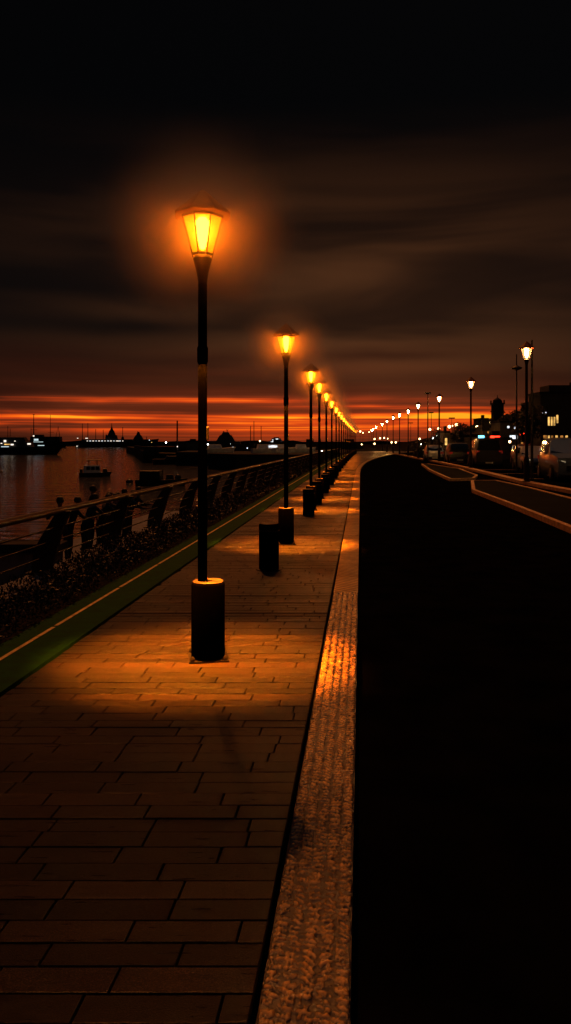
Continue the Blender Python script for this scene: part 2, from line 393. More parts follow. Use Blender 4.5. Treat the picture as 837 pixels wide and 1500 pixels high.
def make_bloom_data():
    """added scatter volume standing in for lens bloom round a lantern: a small volume grid made by nodes"""
    m = bpy.data.materials.new('bloom_volume'); m.use_nodes = True; nt = m.node_tree
    nt.nodes.remove(nt.nodes['Principled BSDF'])
    v = nt.nodes.new('ShaderNodeVolumeScatter'); v.inputs['Anisotropy'].default_value = .1
    v.inputs['Color'].default_value = (1, 1, 1, 1)
    a = nt.nodes.new('ShaderNodeAttribute'); a.attribute_name = 'density'
    L(nt, a.outputs['Fac'], v.inputs['Density'])
    L(nt, v.outputs[0], nt.nodes['Material Output'].inputs['Volume'])
    g = bpy.data.node_groups.new('lamp_bloom', 'GeometryNodeTree')
    g.interface.new_socket('Geometry', in_out='INPUT', socket_type='NodeSocketGeometry')
    g.interface.new_socket('Geometry', in_out='OUTPUT', socket_type='NodeSocketGeometry')
    out = g.nodes.new('NodeGroupOutput'); vc = g.nodes.new('GeometryNodeVolumeCube')
    for n, val in (('Min', (-BLOOM_R,) * 3), ('Max', (BLOOM_R,) * 3)): vc.inputs[n].default_value = val
    for n in ('Resolution X', 'Resolution Y', 'Resolution Z'): vc.inputs[n].default_value = 44
    p = g.nodes.new('GeometryNodeInputPosition'); ln = g.nodes.new('ShaderNodeVectorMath'); ln.operation = 'LENGTH'; g.links.new(p.outputs[0], ln.inputs[0])
    mr = g.nodes.new('ShaderNodeMapRange'); mr.inputs['From Min'].default_value = BLOOM_R; mr.inputs['From Max'].default_value = 0; g.links.new(ln.outputs['Value'], mr.inputs['Value'])
    pw = g.nodes.new('ShaderNodeMath'); pw.operation = 'POWER'; pw.inputs[1].default_value = 3.2; g.links.new(mr.outputs[0], pw.inputs[0])
    ml = g.nodes.new('ShaderNodeMath'); ml.operation = 'MULTIPLY'; ml.inputs[1].default_value = BLOOM_D; g.links.new(pw.outputs[0], ml.inputs[0])
    g.links.new(ml.outputs[0], vc.inputs['Density'])
    sm = g.nodes.new('GeometryNodeSetMaterial'); sm.inputs['Material'].default_value = m
    g.links.new(vc.outputs[0], sm.inputs['Geometry']); g.links.new(sm.outputs[0], out.inputs[0])
    vol = bpy.data.volumes.new('lamp_bloom'); vol.materials.append(m)
    o = bpy.data.objects.new('lamp_bloom', vol); C.objects.link(o); tag(o, kind='stuff')
    md = o.modifiers.new('lamp_bloom', 'NODES'); md.node_group = g
    return o
BLOOM_R, BLOOM_D = .95, 3.7

# ------------------------------------------------------------------ plan of the promenade
def bend(y, k): return k * max(0., y - 40.) ** 2
def edge(a, y, k=.0002): return -a + .1 * y + bend(y, k)      # lines parallel to the promenade
KR = .00105
def lampx(y): return edge(1.21, y, .0001)
SEA = -2.8
def ribbon(b, f0, f1, ys, z, m=0, z0=None):
    """strip between two plan lines, optionally with side walls down to z0"""
    for y0, y1 in zip(ys[:-1], ys[1:]):
        p = [(f0(y0), y0, z), (f1(y0), y0, z), (f1(y1), y1, z), (f0(y1), y1, z)]
        b.quad(*p, m=m)
        if z0 is not None:
            b.quad((p[3][0], y1, z0), (p[0][0], y0, z0), p[0], p[3], m=m)
            b.quad((p[1][0], y0, z0), (p[2][0], y1, z0), p[2], p[1], m=m)
    if z0 is not None:
        y = ys[0]; b.quad((f0(y), y, z0), (f1(y), y, z0), (f1(y), y, z), (f0(y), y, z), m=m)
    return b
def steps(a, b, d):
    n = max(1, int(round((b - a) / d))); return [a + (b - a) * i / n for i in range(n + 1)]

b = MB(); b.quad((-6000, -60, SEA), (6000, -60, SEA), (6000, 9000, SEA), (-6000, 9000, SEA)); struct('water', b, M['water'])
left = [(edge(4.3, y), y) for y in steps(-12, 112, 4)]
b = MB(); b.prism(left + [(14, 165), (20, 300), (60, 700), (900, 900), (900, -12)], -5, -.1, m=0, ms=1)
struct('ground', b, [M['ground'], M['darkconc']])
# road sheet
b = MB(); ribbon(b, lambda y: edge(.02, y, KR), lambda y: 5.4 + .075 * y + 4, steps(-8, 140, 4), -.092); struct('road', b, M['asphalt'])

# planks laid across the promenade
def planks():
    b = MB(); y = .5
    rnd = random.Random(3)
    while y < 138:
        h = .1165 if y < 48 else .35
        g = .0042
        xl0, xr0 = -2.34, -.318
        ln = .42
        off = rnd.random() * ln
        x = xl0 - off
        rr = bend(y, KR) - bend(y, .0002)
        xr = xr0 + rr
        dz = rnd.uniform(-.002, .002); rt = rnd.uniform(-.0024, .0024)
        while x < xr:
            a0, a1 = max(x, xl0), min(x + ln * rnd.uniform(.85, 1.15), xr)
            if xr - a1 < .07: a1 = xr
            nx = x + ln if a1 < x + ln * .84 else a1
            if a1 - a0 > .03:
                o = .1 * y + bend(y, .0002); sh = .1 * h
                z = dz + rnd.uniform(-.0012, .0012); tl = rt + rnd.uniform(-.0008, .0008)
                e = .0042
                p0 = (a0 + o + e, y + g); p1 = (a1 + o - e, y + g); p2 = (a1 + o + sh - e, y + h - g); p3 = (a0 + o + sh + e, y + h - g)
                c = .0022
                vs = [(p0[0], p0[1], z - .035), (p1[0], p1[1], z - .035), (p2[0], p2[1], z - .035), (p3[0], p3[1], z - .035),
                      (p0[0], p0[1], z - c), (p1[0], p1[1], z - c), (p2[0], p2[1], z - c), (p3[0], p3[1], z - c),
                      (p0[0] + c, p0[1] + c, z + tl), (p1[0] - c, p1[1] + c, z + tl), (p2[0] - c, p2[1] - c, z - tl), (p3[0] + c, p3[1] - c, z - tl)]
                b.add(vs, [(0, 1, 5, 4), (1, 2, 6, 5), (2, 3, 7, 6), (3, 0, 4, 7), (4, 5, 9, 8), (5, 6, 10, 9), (6, 7, 11, 10), (7, 4, 8, 11), (8, 9, 10, 11)])
            x = a1 if a1 > x else nx
            if a1 >= xr: break
        y += h
    return b
struct('promenade', planks(), M['plank'])

# green kerb with its yellow line
ys = steps(.5, 135, 1.0)
b = MB(); ribbon(b, lambda y: edge(2.92, y), lambda y: edge(2.36, y), ys, .012, 0, -.1); struct('green_kerb', b, M['green'])
b = MB(); y = .5
while y < 135:
    l = random.uniform(1.2, 2.2); ribbon(b, lambda y: edge(2.735, y), lambda y: edge(2.70, y), steps(y, y + l, .5), .016); y += l + .05
tag(b.build('kerb_line', M['yellow']), kind='structure')

# rough tactile kerb
def hsh(i, j, s=0):
    n = (i * 374761393 + j * 668265263 + s * 974711) & 0x7fffffff
    n = (n ^ (n >> 13)) * 1274126177 & 0x7fffffff
    return ((n ^ (n >> 16)) & 0xffff) / 65535.
def vn(x, y, s=0):
    i, j = math.floor(x), math.floor(y); fx, fy = x - i, y - j
    fx = fx * fx * (3 - 2 * fx); fy = fy * fy * (3 - 2 * fy)
    return (hsh(i, j, s) * (1 - fx) + hsh(i + 1, j, s) * fx) * (1 - fy) + (hsh(i, j + 1, s) * (1 - fx) + hsh(i + 1, j + 1, s) * fx) * fy
def tactile():
    b = MB(); W = .268; N = 76; y0, y1 = .6, 8.25; dy = .0048
    n = int((y1 - y0) / dy)
    vs = []
    for j in range(n + 1):
        y = y0 + (y1 - y0) * j / n
        for i in range(N + 1):
            s = i / N; x = s * W
            col = s * 5.0; cf = col - math.floor(col)
            rope = .2 + .8 * math.sin(PI * cf) ** .5
            ph = hsh(int(col), 1) * 9
            tw = .5 + .5 * math.sin(2 * PI * (y / .031 + cf * .55 + ph + 1.6 * vn(y * 9, col, 3)))
            lump = vn(x * 150, y * 105, 5)
            h = rope * (.3 + .7 * tw) * .0075 + (lump - .42) * .0085 * rope + (vn(x * 45, y * 30, 8) - .5) * .005
            ed = min(s, 1 - s) / .03
            if ed < 1: h *= ed
            vs.append((edge(.298, y, KR) + x, y, h))
    fs = [(j * (N + 1) + i, j * (N + 1) + i + 1, (j + 1) * (N + 1) + i + 1, (j + 1) * (N + 1) + i) for j in range(n) for i in range(N)]
    b.add(vs, fs, 0)
    # kerb body below and the finer ridged stones further on
    ribbon(b, lambda y: edge(.298, y, KR), lambda y: edge(.03, y, KR), steps(.6, 8.25, .5), -.004, 1, -.1)
    y = 8.26
    while y < 150:
        l = 1.0 if y < 60 else 3.0
        ribbon(b, lambda y: edge(.298, y, KR), lambda y: edge(.03, y, KR), steps(y, y + l - .012, .5 if y < 60 else 1.5), random.uniform(-.001, .002), 1, -.1); y += l
    return b
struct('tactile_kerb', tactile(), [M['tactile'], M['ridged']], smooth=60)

# planted verge
b = MB(); ribbon(b, lambda y: edge(3.78, y), lambda y: edge(2.93, y), steps(.5, 110, 2), -.03, 0, -.1); struct('planting_bed', b, M['soil'])
def hedge():
    b = MB(); r = random.Random(11)
    for k in range(52000):
        y = 3.0 + (90.) * r.random() ** 2.2
        s = .022 + .0012 * y
        a = r.uniform(2.93, 3.75)
        top = .10 + .13 * vn(y * 1.7, a * 3, 2) + .1 * vn(y * 6, a * 6, 4)
        z = -.03 + top * r.random() ** .5
        c = Vector((edge(a, y), y, z)); th = r.uniform(0, 2 * PI); el = r.uniform(.1, 1.35)
        d = Vector((math.cos(th) * math.cos(el), math.sin(th) * math.cos(el), math.sin(el)))
        sd = d.cross(Vector((0, 0, 1))).normalized() * (s * .38)
        up = sd.cross(d).normalized() * (s * .18)
        b.add([c, c + d * s * .6 + sd + up, c + d * s * 1.5, c + d * s * .6 - sd + up], [(0, 1, 2, 3)])
    return b
tag(hedge().build('ground_cover', M['hedge']), kind='stuff')

# kerb of the railing, lower landing
b = MB(); ribbon(b, lambda y: edge(4.22, y), lambda y: edge(3.80, y), steps(.5, 110, 2), -.03, 0, -.1); struct('railing_kerb', b, M['concrete'])
b = MB(); ribbon(b, lambda y: edge(9.2, y), lambda y: edge(4.31, y), steps(7, 34, 2), -1.45, 0, -4); struct('landing', b, M['concrete'])
wl = empty('landing_wall', 'dark capped pale wall across the lower landing behind the nearest railing post', 'wall', (edge(4.4, 11.0), 11.0, -1.45))
b = MB(); b.box((-2.35, 0, .75), (4.7, .3, 1.5)); b.build('wall_body', M['concrete'], wl, bevel=.01)
b = MB(); b.box((-2.35, 0, 1.57), (4.8, .42, .13)); b.build('coping', M['darkconc'], wl, bevel=.012)

# ------------------------------------------------------------------ railing
def railing():
    r = empty('railing', 'long seaside railing with curved leaning posts, timber handrail and thin bars', 'railing', (0, 0, 0))
    A, LEAN = 4.07, .30
    ys = [4.4 + 2.6 * i for i in range(40)]
    def prof(t):   # t 0 base .. 1 top : offset, half width
        return LEAN * (t ** 1.7), .125 - .035 * t + .03 * math.sin(PI * min(1, t * 1.3))
    first = None
    for y in ys:
        if first is None:
            b = MB(); n = 10; vs = []
            for i in range(n + 1):
                t = i / n; o, hw = prof(t); z = .81 * t
                for sy in (-.045, .045):
                    vs += [(o - hw, sy, z), (o + hw, sy, z)]
            fs = []
            for i in range(n):
                k = i * 4; q = k + 4
                fs += [(k, k + 1, q + 1, q), (k + 3, k + 2, q + 2, q + 3), (k + 2, k, q, q + 2), (k + 1, k + 3, q + 3, q + 1)]
            fs += [(1, 0, 2, 3), (n * 4, n * 4 + 1, n * 4 + 3, n * 4 + 2)]
            b.add(vs, fs)
            b.box((0, 0, .012), (.38, .2, .024))
            first = b.build('post', M['iron'], r, bevel=.008); o = first
        else:
            o = first.copy(); C.objects.link(o); o.parent = r
        o.location = (edge(A, y), y, -.03)
        o.rotation_euler = (0, 0, -.1)
    yy = steps(1.5, 108, 1.3)
    b = MB(); b.tube([(edge(A - LEAN + .02, y), y, .79) for y in yy], .042, 10); b.build('handrail', M['rail'], r, smooth=50)
    for z, o in ((.57, .19), (.38, .10), (.19, .04)):
        b = MB(); b.tube([(edge(A - o - .02, y), y, z) for y in yy], .011, 6); b.build('bar', M['iron'], r, smooth=60)
    return r
railing()

# ------------------------------------------------------------------ lamps
def make_lamp(name, label, group, H, k, bulb, pane, ped=True):
    """H height of the roof tip, k size of the lantern"""
    t = empty(name, label, 'street lamp', group=group)
    zt = H; ze = H - .165 * k; zb = H - .475 * k; zc = H - .66 * k
    ph = PI / 8
    if ped:
        b = MB(); b.lathe([(.0, 0), (.128, 0), (.128, .565), (.122, .58), (.118, .583), (.0, .583)], 40, cap=False); b.build('pedestal', M['pedestal'], t, smooth=35)
        b = MB(); b.lathe([(.037, .5845), (.112, .5845), (.117, .588), (.112, .591), (.037, .591)], 40, cap=False); b.build('pedestal_lit_top', M['cap'], t)
        b = MB(); b.box((0, 0, .007), (.30, .30, .014), .05)
        for q in range(4):
            w = .05 + PI / 4 + q * PI / 2; b.lathe([(.02, .014), (.02, .03), (.012, .045), (.0, .045)], 6, (.175 * math.cos(w), .175 * math.sin(w), 0), cap=False)
        b.build('base_plate', M['iron'], t)
        b = MB(); b.lathe([(.036, .58), (.036, 1.0), (.034, zc)], 20); b.build('pole', M['pole'], t, smooth=35)
        b = MB(); b.box((.038, 0, 1.72), (.02, .05, .1)); b.build('service_hatch', M['iron'], t, bevel=.004)
    else:
        b = MB(); b.lathe([(.16, 0), (.16, .03), (.11, .05), (.11, .9), (.085, 1.0), (.065, 1.05), (.055, zc)], 20); b.build('pole', M['iron'], t, smooth=35)
    b = MB(); b.lathe([(.034 * k, zc - .03), (.036 * k, zc), (.048 * k, zc + .07 * k), (.074 * k, zb - .02), (.06 * k, zb)], 16, ph=ph); b.build('lantern_cup', M['iron'], t, smooth=35)
    r0, r1 = .078 * k, .16 * k
    b = MB()
    for q in range(8):
        w0, w1 = ph + q * PI / 4, ph + (q + 1) * PI / 4
        b.quad((r0 * math.cos(w0), r0 * math.sin(w0), zb), (r0 * math.cos(w1), r0 * math.sin(w1), zb), (r1 * math.cos(w1), r1 * math.sin(w1), ze - .02 * k), (r1 * math.cos(w0), r1 * math.sin(w0), ze - .02 * k))
    b.build('lantern_glass', pane, t)
    b = MB()
    for q in range(8):
        w = ph + q * PI / 4
        b.tube([(r0 * 1.02 * math.cos(w), r0 * 1.02 * math.sin(w), zb), (r1 * 1.02 * math.cos(w), r1 * 1.02 * math.sin(w), ze - .02 * k)], .0055 * k, 5)
    b.lathe([(r1 * .98, ze - .03 * k), (r1 * 1.06, ze - .03 * k), (r1 * 1.06, ze - .012 * k), (r1 * .98, ze - .012 * k)], 8, ph=ph, cap=False)
    b.lathe([(r0 * .98, zb), (r0 * 1.1, zb), (r0 * 1.1, zb + .018 * k), (r0 * .98, zb + .018 * k)], 8, ph=ph, cap=False)
    b.build('lantern_frame', M['roofmetal'], t)
    b = MB(); b.lathe([(.005, ze - .012 * k), (.17 * k, ze - .012 * k), (.225 * k, ze - .004 * k), (.222 * k, ze + .012 * k), (.12 * k, ze + .10 * k), (.03 * k, zt + .016 * k), (.012 * k, zt + .03 * k), (.002, zt + .03 * k)], 8, ph=ph, cap=False); b.build('lantern_roof', M['roofmetal'], t)
    b = MB(); zz = zb + .05 * k
    b.lathe([(.004, zz), (.02 * k, zz + .01 * k), (.034 * k, zz + .07 * k), (.052 * k, zz + .15 * k), (.058 * k, zz + .21 * k), (.03 * k, zz + .245 * k), (.003, zz + .25 * k)], 12, cap=False); b.build('bulb', bulb, t, smooth=60)
    if ped:   # added spot in a made-up collar, to pool light on the paving
        sl = bpy.data.lights.new('added_spot', 'SPOT'); sl.energy = ADDED_SPOT_W; sl.color = LAMP; sl.spot_size = R(60); sl.spot_blend = 1; sl.shadow_soft_size = .08
        lo = bpy.data.objects.new('added_spot', sl); C.objects.link(lo); lo.parent = t; lo.location = (0, 0, 2.30)
        b = MB(); b.lathe([(.0345, 2.25), (.041, 2.27), (.042, 2.37), (.0345, 2.39)], 20, cap=False); b.build('added_spot_collar', M['pole'], t, smooth=35)
    return t
ORD = 'first second third fourth fifth sixth seventh eighth ninth tenth eleventh twelfth thirteenth fourteenth fifteenth sixteenth seventeenth eighteenth nineteenth twentieth twenty-first twenty-second twenty-third twenty-fourth'.split()
lampY = [5.75, 12.2, 18.3, 22.0, 26.5, 31.5, 37.2, 42.3, 47.4] + [53.2 + 6.4 * i for i in range(10)]
l0 = make_lamp('promenade_lamp', 'nearest and tallest looking lit amber street lamp on dark pedestal in the plank promenade', 'amber lamps along the promenade', 3.55, 1.0, M['bulb'], M['pane'])
for i, y in enumerate(lampY):
    if i == 0: o = l0
    else: o = copy_tree(l0, '%s lit amber lamp counted from the camera along the plank promenade' % ORD[i])
    o.location = (lampx(y), y, 0); o.rotation_euler = (0, 0, PI / 8 * 0 - math.atan2(lampx(y), y))
for ch in l0.children:      # the nearest pedestal stands a little off the pole's axis
    if ch.name.startswith(('pedestal', 'base_plate')): ch.location.x += .042
bloom0 = make_bloom_data()  # added volumes that imitate lens bloom round the lanterns
for i, y in enumerate(lampY):
    o = bloom0 if i == 0 else bloom0.copy()
    if i: C.objects.link(o)
    o.location = (lampx(y), y, 3.55 - .27)
# single bollards between them
def make_bollard():
    t = empty('bollard', '', 'bollard', group='short cylinder bollards between the lamps')
    b = MB(); b.lathe([(.0, 0), (.13, 0), (.13, .575), (.126, .588), (.12, .594), (.0, .594)], 40, cap=False); b.build('body', M['pedestal'], t, smooth=35)
    b = MB(); b.lathe([(.0, .5955), (.112, .5955), (.116, .599), (.11, .602), (.0, .602)], 40, cap=False); b.build('lit_top', M['cap'], t)
    b = MB(); b.lathe([(.131, .50), (.1335, .505), (.1335, .515), (.131, .52)], 40, cap=False); b.build('band', M['iron'], t, smooth=60)
    b = MB(); b.lathe([(.0, 0), (.17, 0), (.17, .01), (.0, .012)], 24, cap=False); b.build('base_plate', M['iron'], t)
    return t
bl0 = make_bollard()
for i, y in enumerate((9.75, 16.9, 20.2, 24.6, 29.2, 34.4)):
    lb = ['free standing dark cylinder bollard between the two nearest promenade lamps', 'dark bollard standing just in front of the third promenade lamp', 'small dark bollard between third and fourth promenade lamps',
          'small dark bollard just before the fifth promenade lamp', 'small dark bollard just before the sixth promenade lamp', 'small dark bollard just before the seventh promenade lamp'][i]
    o = bl0 if i == 0 else copy_tree(bl0); o['label'] = lb
    o.location = (lampx(y) + (.02 if i == 0 else .04), y, 0)

# ------------------------------------------------------------------ right side: islands, lamps, markings
def inset_loop(poly, w):
    n = len(poly); out = []
    ar = sum(poly[i][0] * poly[(i + 1) % n][1] - poly[(i + 1) % n][0] * poly[i][1] for i in range(n))
    sg = 1 if ar > 0 else -1
    for i in range(n):
        p0, p, p1 = Vector(poly[i - 1]), Vector(poly[i]), Vector(poly[(i + 1) % n])
        d0 = (p - p0).normalized(); d1 = (p1 - p).normalized()
        n0 = Vector((-d0.y, d0.x)) * sg; n1 = Vector((-d1.y, d1.x)) * sg
        m = (n0 + n1); m = m / max(.4, m.length_squared / 2)
        out.append(tuple(p + m * w))
    return out
def island(poly, w, name='traffic_island'):
    inn = inset_loop(poly, w); n = len(poly); b = MB()
    for i in range(n):
        j = (i + 1) % n
        b.quad((*poly[i], .03), (*poly[j], .03), (*inn[j], .03), (*inn[i], .03))
        b.quad((*poly[i], -.1), (*poly[j], -.1), (*poly[j], .03), (*poly[i], .03))
        b.quad((*inn[j], -.1), (*inn[i], -.1), (*inn[i], .03), (*inn[j], .03))
    b.build(name + '_kerb', M['kerbpaint'])
    tag(bpy.context.scene.objects[name + '_kerb'] if False else b_last(), kind='structure')
    b = MB(); b.prism(inn, -.1, .012); struct(name, b, M['ground'])
def b_last(): return C.objects[-1]
ia = [(5.0, 9.0), (5.45, 14.4), (5.9, 19.2), (6.45, 26.0), (7.95, 32.2), (9.1, 32.3), (8.85, 27), (8.4, 22), (8.0, 14), (7.8, 9)]
ib = [(7.35, 33.6), (7.6, 36), (8.6, 45), (10.3, 57), (10.9, 57.4), (10.9, 47), (9.6, 37.5), (8.6, 34.2)]
island(ia, .12); island(ib, .12)
ls = [(9.6, 12), (9.75, 20), (9.85, 26.7), (10.0, 31), (11.75, 48), (13.1, 64), (13.8, 77), (15.2, 95), (17.3, 128)]
def lx(y):
    for (x0, y0), (x1, y1) in zip(ls[:-1], ls[1:]):
        if y <= y1: return x0 + (x1 - x0) * (y - y0) / (y1 - y0)
    return ls[-1][0] + .1 * (y - 128)
b = MB(); ribbon(b, lambda y: lx(y) - .18, lambda y: lx(y) + .18, steps(12, 128, 4), .03, 0, -.1); struct('parking_kerb', b, M['kerbpaint'])
b = MB()
for y in (36, 42, 48, 54, 60, 66, 72):
    x = lx(y) + .5; b.quad((x, y, -.088), (x + 2.6, y - .5, -.088), (x + 2.6, y - .36, -.088), (x, y + .14, -.088))
struct('parking_bay_lines', b, M['bayline'])
b = MB(); ribbon(b, lambda y: 5.35 + .075 * y + 4.05, lambda y: 40 + .3 * y, steps(8, 140, 6), -.092); struct('car_park', b, M['asphalt'])

r0 = make_lamp('car_park_lamp', 'nearest and largest pale lamp on a tall pole on the right beside the cars', 'pale tall lamps along the car park', 5.75, 1.45, M['bulb_r'], M['pane_r'], ped=False)
rl = [(9.95, 31), (11.8, 47.8), (13.1, 64), (13.6, 77), (14.8, 90.6), (15.6, 102.7), (16.2, 113), (17.3, 128), (19.2, 149), (21.5, 178), (24, 205), (27, 235)]
for i, (x, y) in enumerate(rl):
    o = r0 if i == 0 else copy_tree(r0, '%s pale lamp counted from the camera in the tall row beside the car park' % ORD[i])
    o.location = (x, y, .03 if y < 128 else -.1); o.rotation_euler = (0, 0, -math.atan2(x, y))

def mast(name, label, x, ytop, d, ybase_z=-.1, r=.06, disc=None, top=None):
    X, Y, Z = at(x, ytop, d)
    t = empty(name, label, 'pole', (X, Y, ybase_z)); h = Z - ybase_z
    b = MB(); b.tube([(0, 0, 0), (0, 0, h * .55), (0, 0, h)], [r, r * .85, r * .5], 8); b.build('shaft', M['iron'], t, smooth=50)
    if disc: b = MB(); b.lathe([(.02, disc - ybase_z - .12), (.28, disc - ybase_z - .02), (.34, disc - ybase_z + .05), (.1, disc - ybase_z + .16), (.02, disc - ybase_z + .2)], 12); b.build('disc_head', M['iron'], t, smooth=50)
    if top: b = MB(); b.box((0, 0, h + .06), (top, top * .6, .16)); b.build('floodlight_head', M['iron'], t)
    return t
mast('flagpole', 'slim dark pole with saucer shaped head just left of the nearest pale lamp', 757, 519, 44, disc=1.65 + 108 * 44 / 1100)
mast('flagpole', 'tall plain dark pole just right of the nearest pale lamp', 779.5, 498, 36, r=.075)
mast('floodlight_mast', 'tall unlit mast with small square head between third and fourth pale lamps', 627, 577, 66, top=.5)
mast('floodlight_mast', 'shorter thin unlit mast right beside the square headed mast', 632, 605, 110, top=.6)
mast('floodlight_mast', 'small thin mast with flat head above the dark trees right of the third pale lamp', 662, 613, 120, top=.9)
mast('floodlight_mast', 'faint thin mast standing between the fourth and fifth pale lamps', 602, 620, 150, top=.8)

# ------------------------------------------------------------------ cars
def make_car(name, label, loc, rz, L_, W, H, paint, kind='hatch', dark=False, group='cars parked beside the road'):
    """front points to -Y in its own space"""
    t = empty(name, label, 'car' if kind != 'van' else 'van', loc, rz, group)
    hw = W / 2; bz = .62 * H if kind != 'van' else .56 * H
    if kind == 'sedan': st = [(-.5, .42, .40), (-.47, .55, .52), (-.25, .63, .62), (-.20, .64, .65), (-.06, .66, .985), (.10, .66, 1.0), (.22, .66, .96), (.36, .66, .70), (.47, .64, .66), (.5, .5, .48)]
    elif kind == 'suv': st = [(-.5, .40, .38), (-.475, .56, .54), (-.26, .62, .61), (-.22, .63, .64), (-.10, .64, .97), (.05, .64, 1.0), (.30, .64, .99), (.42, .64, .95), (.48, .62, .66), (.5, .45, .45)]
    elif kind == 'van': st = [(-.5, .36, .34), (-.48, .48, .47), (-.36, .54, .54), (-.33, .55, .57), (-.20, .56, .97), (-.05, .56, 1.0), (.30, .56, 1.0), (.47, .56, .98), (.495, .56, .60), (.5, .4, .4)]
    else: st = [(-.5, .40, .38), (-.47, .54, .53), (-.27, .62, .61), (-.22, .64, .66), (-.07, .66, .97), (.08, .66, 1.0), (.28, .66, .97), (.40, .66, .90), (.48, .64, .62), (.5, .46, .45)]
    def ring(s):
        f, belt, top = s; y = f * L_; zb = belt * H; zt = top * H; z0 = .2
        k = 1 - .16 * (abs(f) / .5) ** 4
        wb = hw * k; cab = max(0., (top - belt)) / .36
        wt = wb * (1 - .04 - .20 * min(1, cab))
        return [(-wb * .93, y, z0), (-wb, y, z0 + .16), (-wb * 1.0, y, (z0 + zb) / 2 + .08), (-wb * .965, y, zb), (-wt - (wb * .965 - wt) * .12, y, zb + (zt - zb) * .86), (-wt * .86, y, zt - .0), (0, y, zt + .02)]
    rings = []
    for s in st:
        h = ring(s); rings.append(h + [(-p[0], p[1], p[2]) for p in h[-2::-1]])
    n = len(rings[0]); vs = [p for r_ in rings for p in r_]
    fs = [(i * n + k, i * n + k + 1, (i + 1) * n + k + 1, (i + 1) * n + k) for i in range(len(rings) - 1) for k in range(n - 1)]
    fs += [tuple(range(n))[::-1], tuple((len(rings) - 1) * n + k for k in range(n))]
    fs += [(i * n, (i + 1) * n, (i + 1) * n + n - 1, i * n + n - 1) for i in range(len(rings) - 1)]
    b = MB(); b.add(vs, fs); b.build('body', paint, t, smooth=38)
    def P(i, k): return Vector(rings[i][k])
    def pan(nm, c, ins, off, m):
        c = [Vector(q) for q in c]; ctr = sum(c, Vector()) / 4
        nn = (c[1] - c[0]).cross(c[2] - c[0]).normalized()
        if nn.dot(ctr - Vector((0, 0, H * .5))) < 0: nn = -nn
        q = [p + (ctr - p).normalized() * ins + nn * off for p in c]
        b = MB(); b.quad(*q); return b.build(nm, m, t)
    n_ = n - 1
    pan('windscreen', [P(3, 3), P(3, n_ - 3), P(4, n_ - 4), P(4, 4)], .05, .022, M['blackglass'])
    rb = {'sedan': (6, 7), 'suv': (7, 8), 'van': (7, 8), 'hatch': (7, 8)}[kind]
    pan('rear_window', [P(rb[1], 3), P(rb[1], n_ - 3), P(rb[0], n_ - 4), P(rb[0], 4)], .07, .022, M['blackglass'])
    for sd in (0, 1):
        k3, k4 = (3, 4) if sd == 0 else (n_ - 3, n_ - 4)
        for i0, i1 in ((4, 5), (5, 6)): pan('side_window', [P(i0, k3) if i0 > 4 else (P(3, k3) + P(4, k3)) / 2, P(i1, k3), P(i1, k4), P(i0, k4)], .05, .012, M['blackglass'])
    wr = .33 if kind != 'suv' else .37
    w0 = None
    for sx in (-1, 1):
        for fy in (-.31, .30):
            b = MB(); x0 = sx * (hw - .20); x1 = sx * (hw + .012)
            b.tube([(x0, 0, 0), (x0 + (x1 - x0) * .1, 0, 0), (x0 + (x1 - x0) * .9, 0, 0), (x1, 0, 0)], [wr * .93, wr, wr, wr * .93], 20)
            wv = b.build('wheel', M['tyre'], t, smooth=50, loc=(0, fy * L_, wr))
            b = MB()
            b.tube([(x1 + sx * .002, 0, 0), (x1 + sx * .012, 0, 0)], [wr * .64, wr * .56], 16); b.build('rim', M['rim'], wv)
    for sx in (-1, 1):
        b = MB(); y = -.487 * L_
        b.add([(sx * hw * .52, y - .03, .47 * H), (sx * hw * .86, y + .04, .49 * H), (sx * hw * .84, y + .05, .40 * H), (sx * hw * .55, y - .03, .38 * H)], [(0, 1, 2, 3)])
        b.build('headlight', M['headlight'] if not dark else M['chrome'], t)
        b = MB(); y = .492 * L_
        b.box((sx * hw * .76, y, .52 * H), (hw * .26, .05, .10 * H)); b.build('taillight', M['tail'], t, bevel=.01)
        b = MB(); b.box((sx * (hw + .07), -.17 * L_, bz + .06), (.16, .09, .13), taper=.8); b.build('mirror', paint, t, bevel=.02)
    b = MB(); b.box((0, -.5 * L_, .34 * H * .9), (hw * 1.0, .05, .12 * H)); b.build('grille', M['tyre'], t, bevel=.01)
    b = MB(); b.box((0, -.5 * L_, .27), (hw * 1.75, .12, .16)); b.build('front_bumper', M['tyre'], t, bevel=.03)
    b = MB(); b.box((0, .495 * L_, .30), (hw * 1.75, .12, .2)); b.build('rear_bumper', M['tyre'], t, bevel=.03)
    for y in (-.5 * L_ - .066, .495 * L_ + .066):
        b = MB(); b.box((0, y, .31), (.5, .012, .11)); b.build('number_plate', M['plate'], t)
    return t
def paint(n, c): return mat(n, c, .28, .2, .5, .06, 3, coat=.8)
PA = [paint('black_car_paint', (.012, .012, .014)), paint('dark_blue_car_paint', (.1, .13, .18)), paint('grey_car_paint', (.26, .27, .3)), paint('dark_red_car_paint', (.03, .01, .008))]
make_car('parked_car', 'largest dark sport utility car at the right edge facing the camera', (13.1, 35.0, -.09), .02 - .17, 4.7, 2.0, 1.95, PA[1], 'suv')
make_car('parked_car', 'low grey saloon car parked left of the large dark sport utility car', (15.3, 46.6, -.09), -.12, 4.5, 1.8, 1.52, PA[2], 'sedan')
make_car('parked_van', 'tall black van in the middle of the parked cars, below the cyan light', (14.6, 55.0, -.09), -.14 + PI, 5.0, 2.05, 2.05, PA[0], 'van', dark=True)
make_car('parked_car', 'black hatchback with bright lit pillar parked left of the tall black van', (14.4, 63.0, -.09), PI - .12, 4.3, 1.85, 1.7, PA[0], 'suv', dark=True)
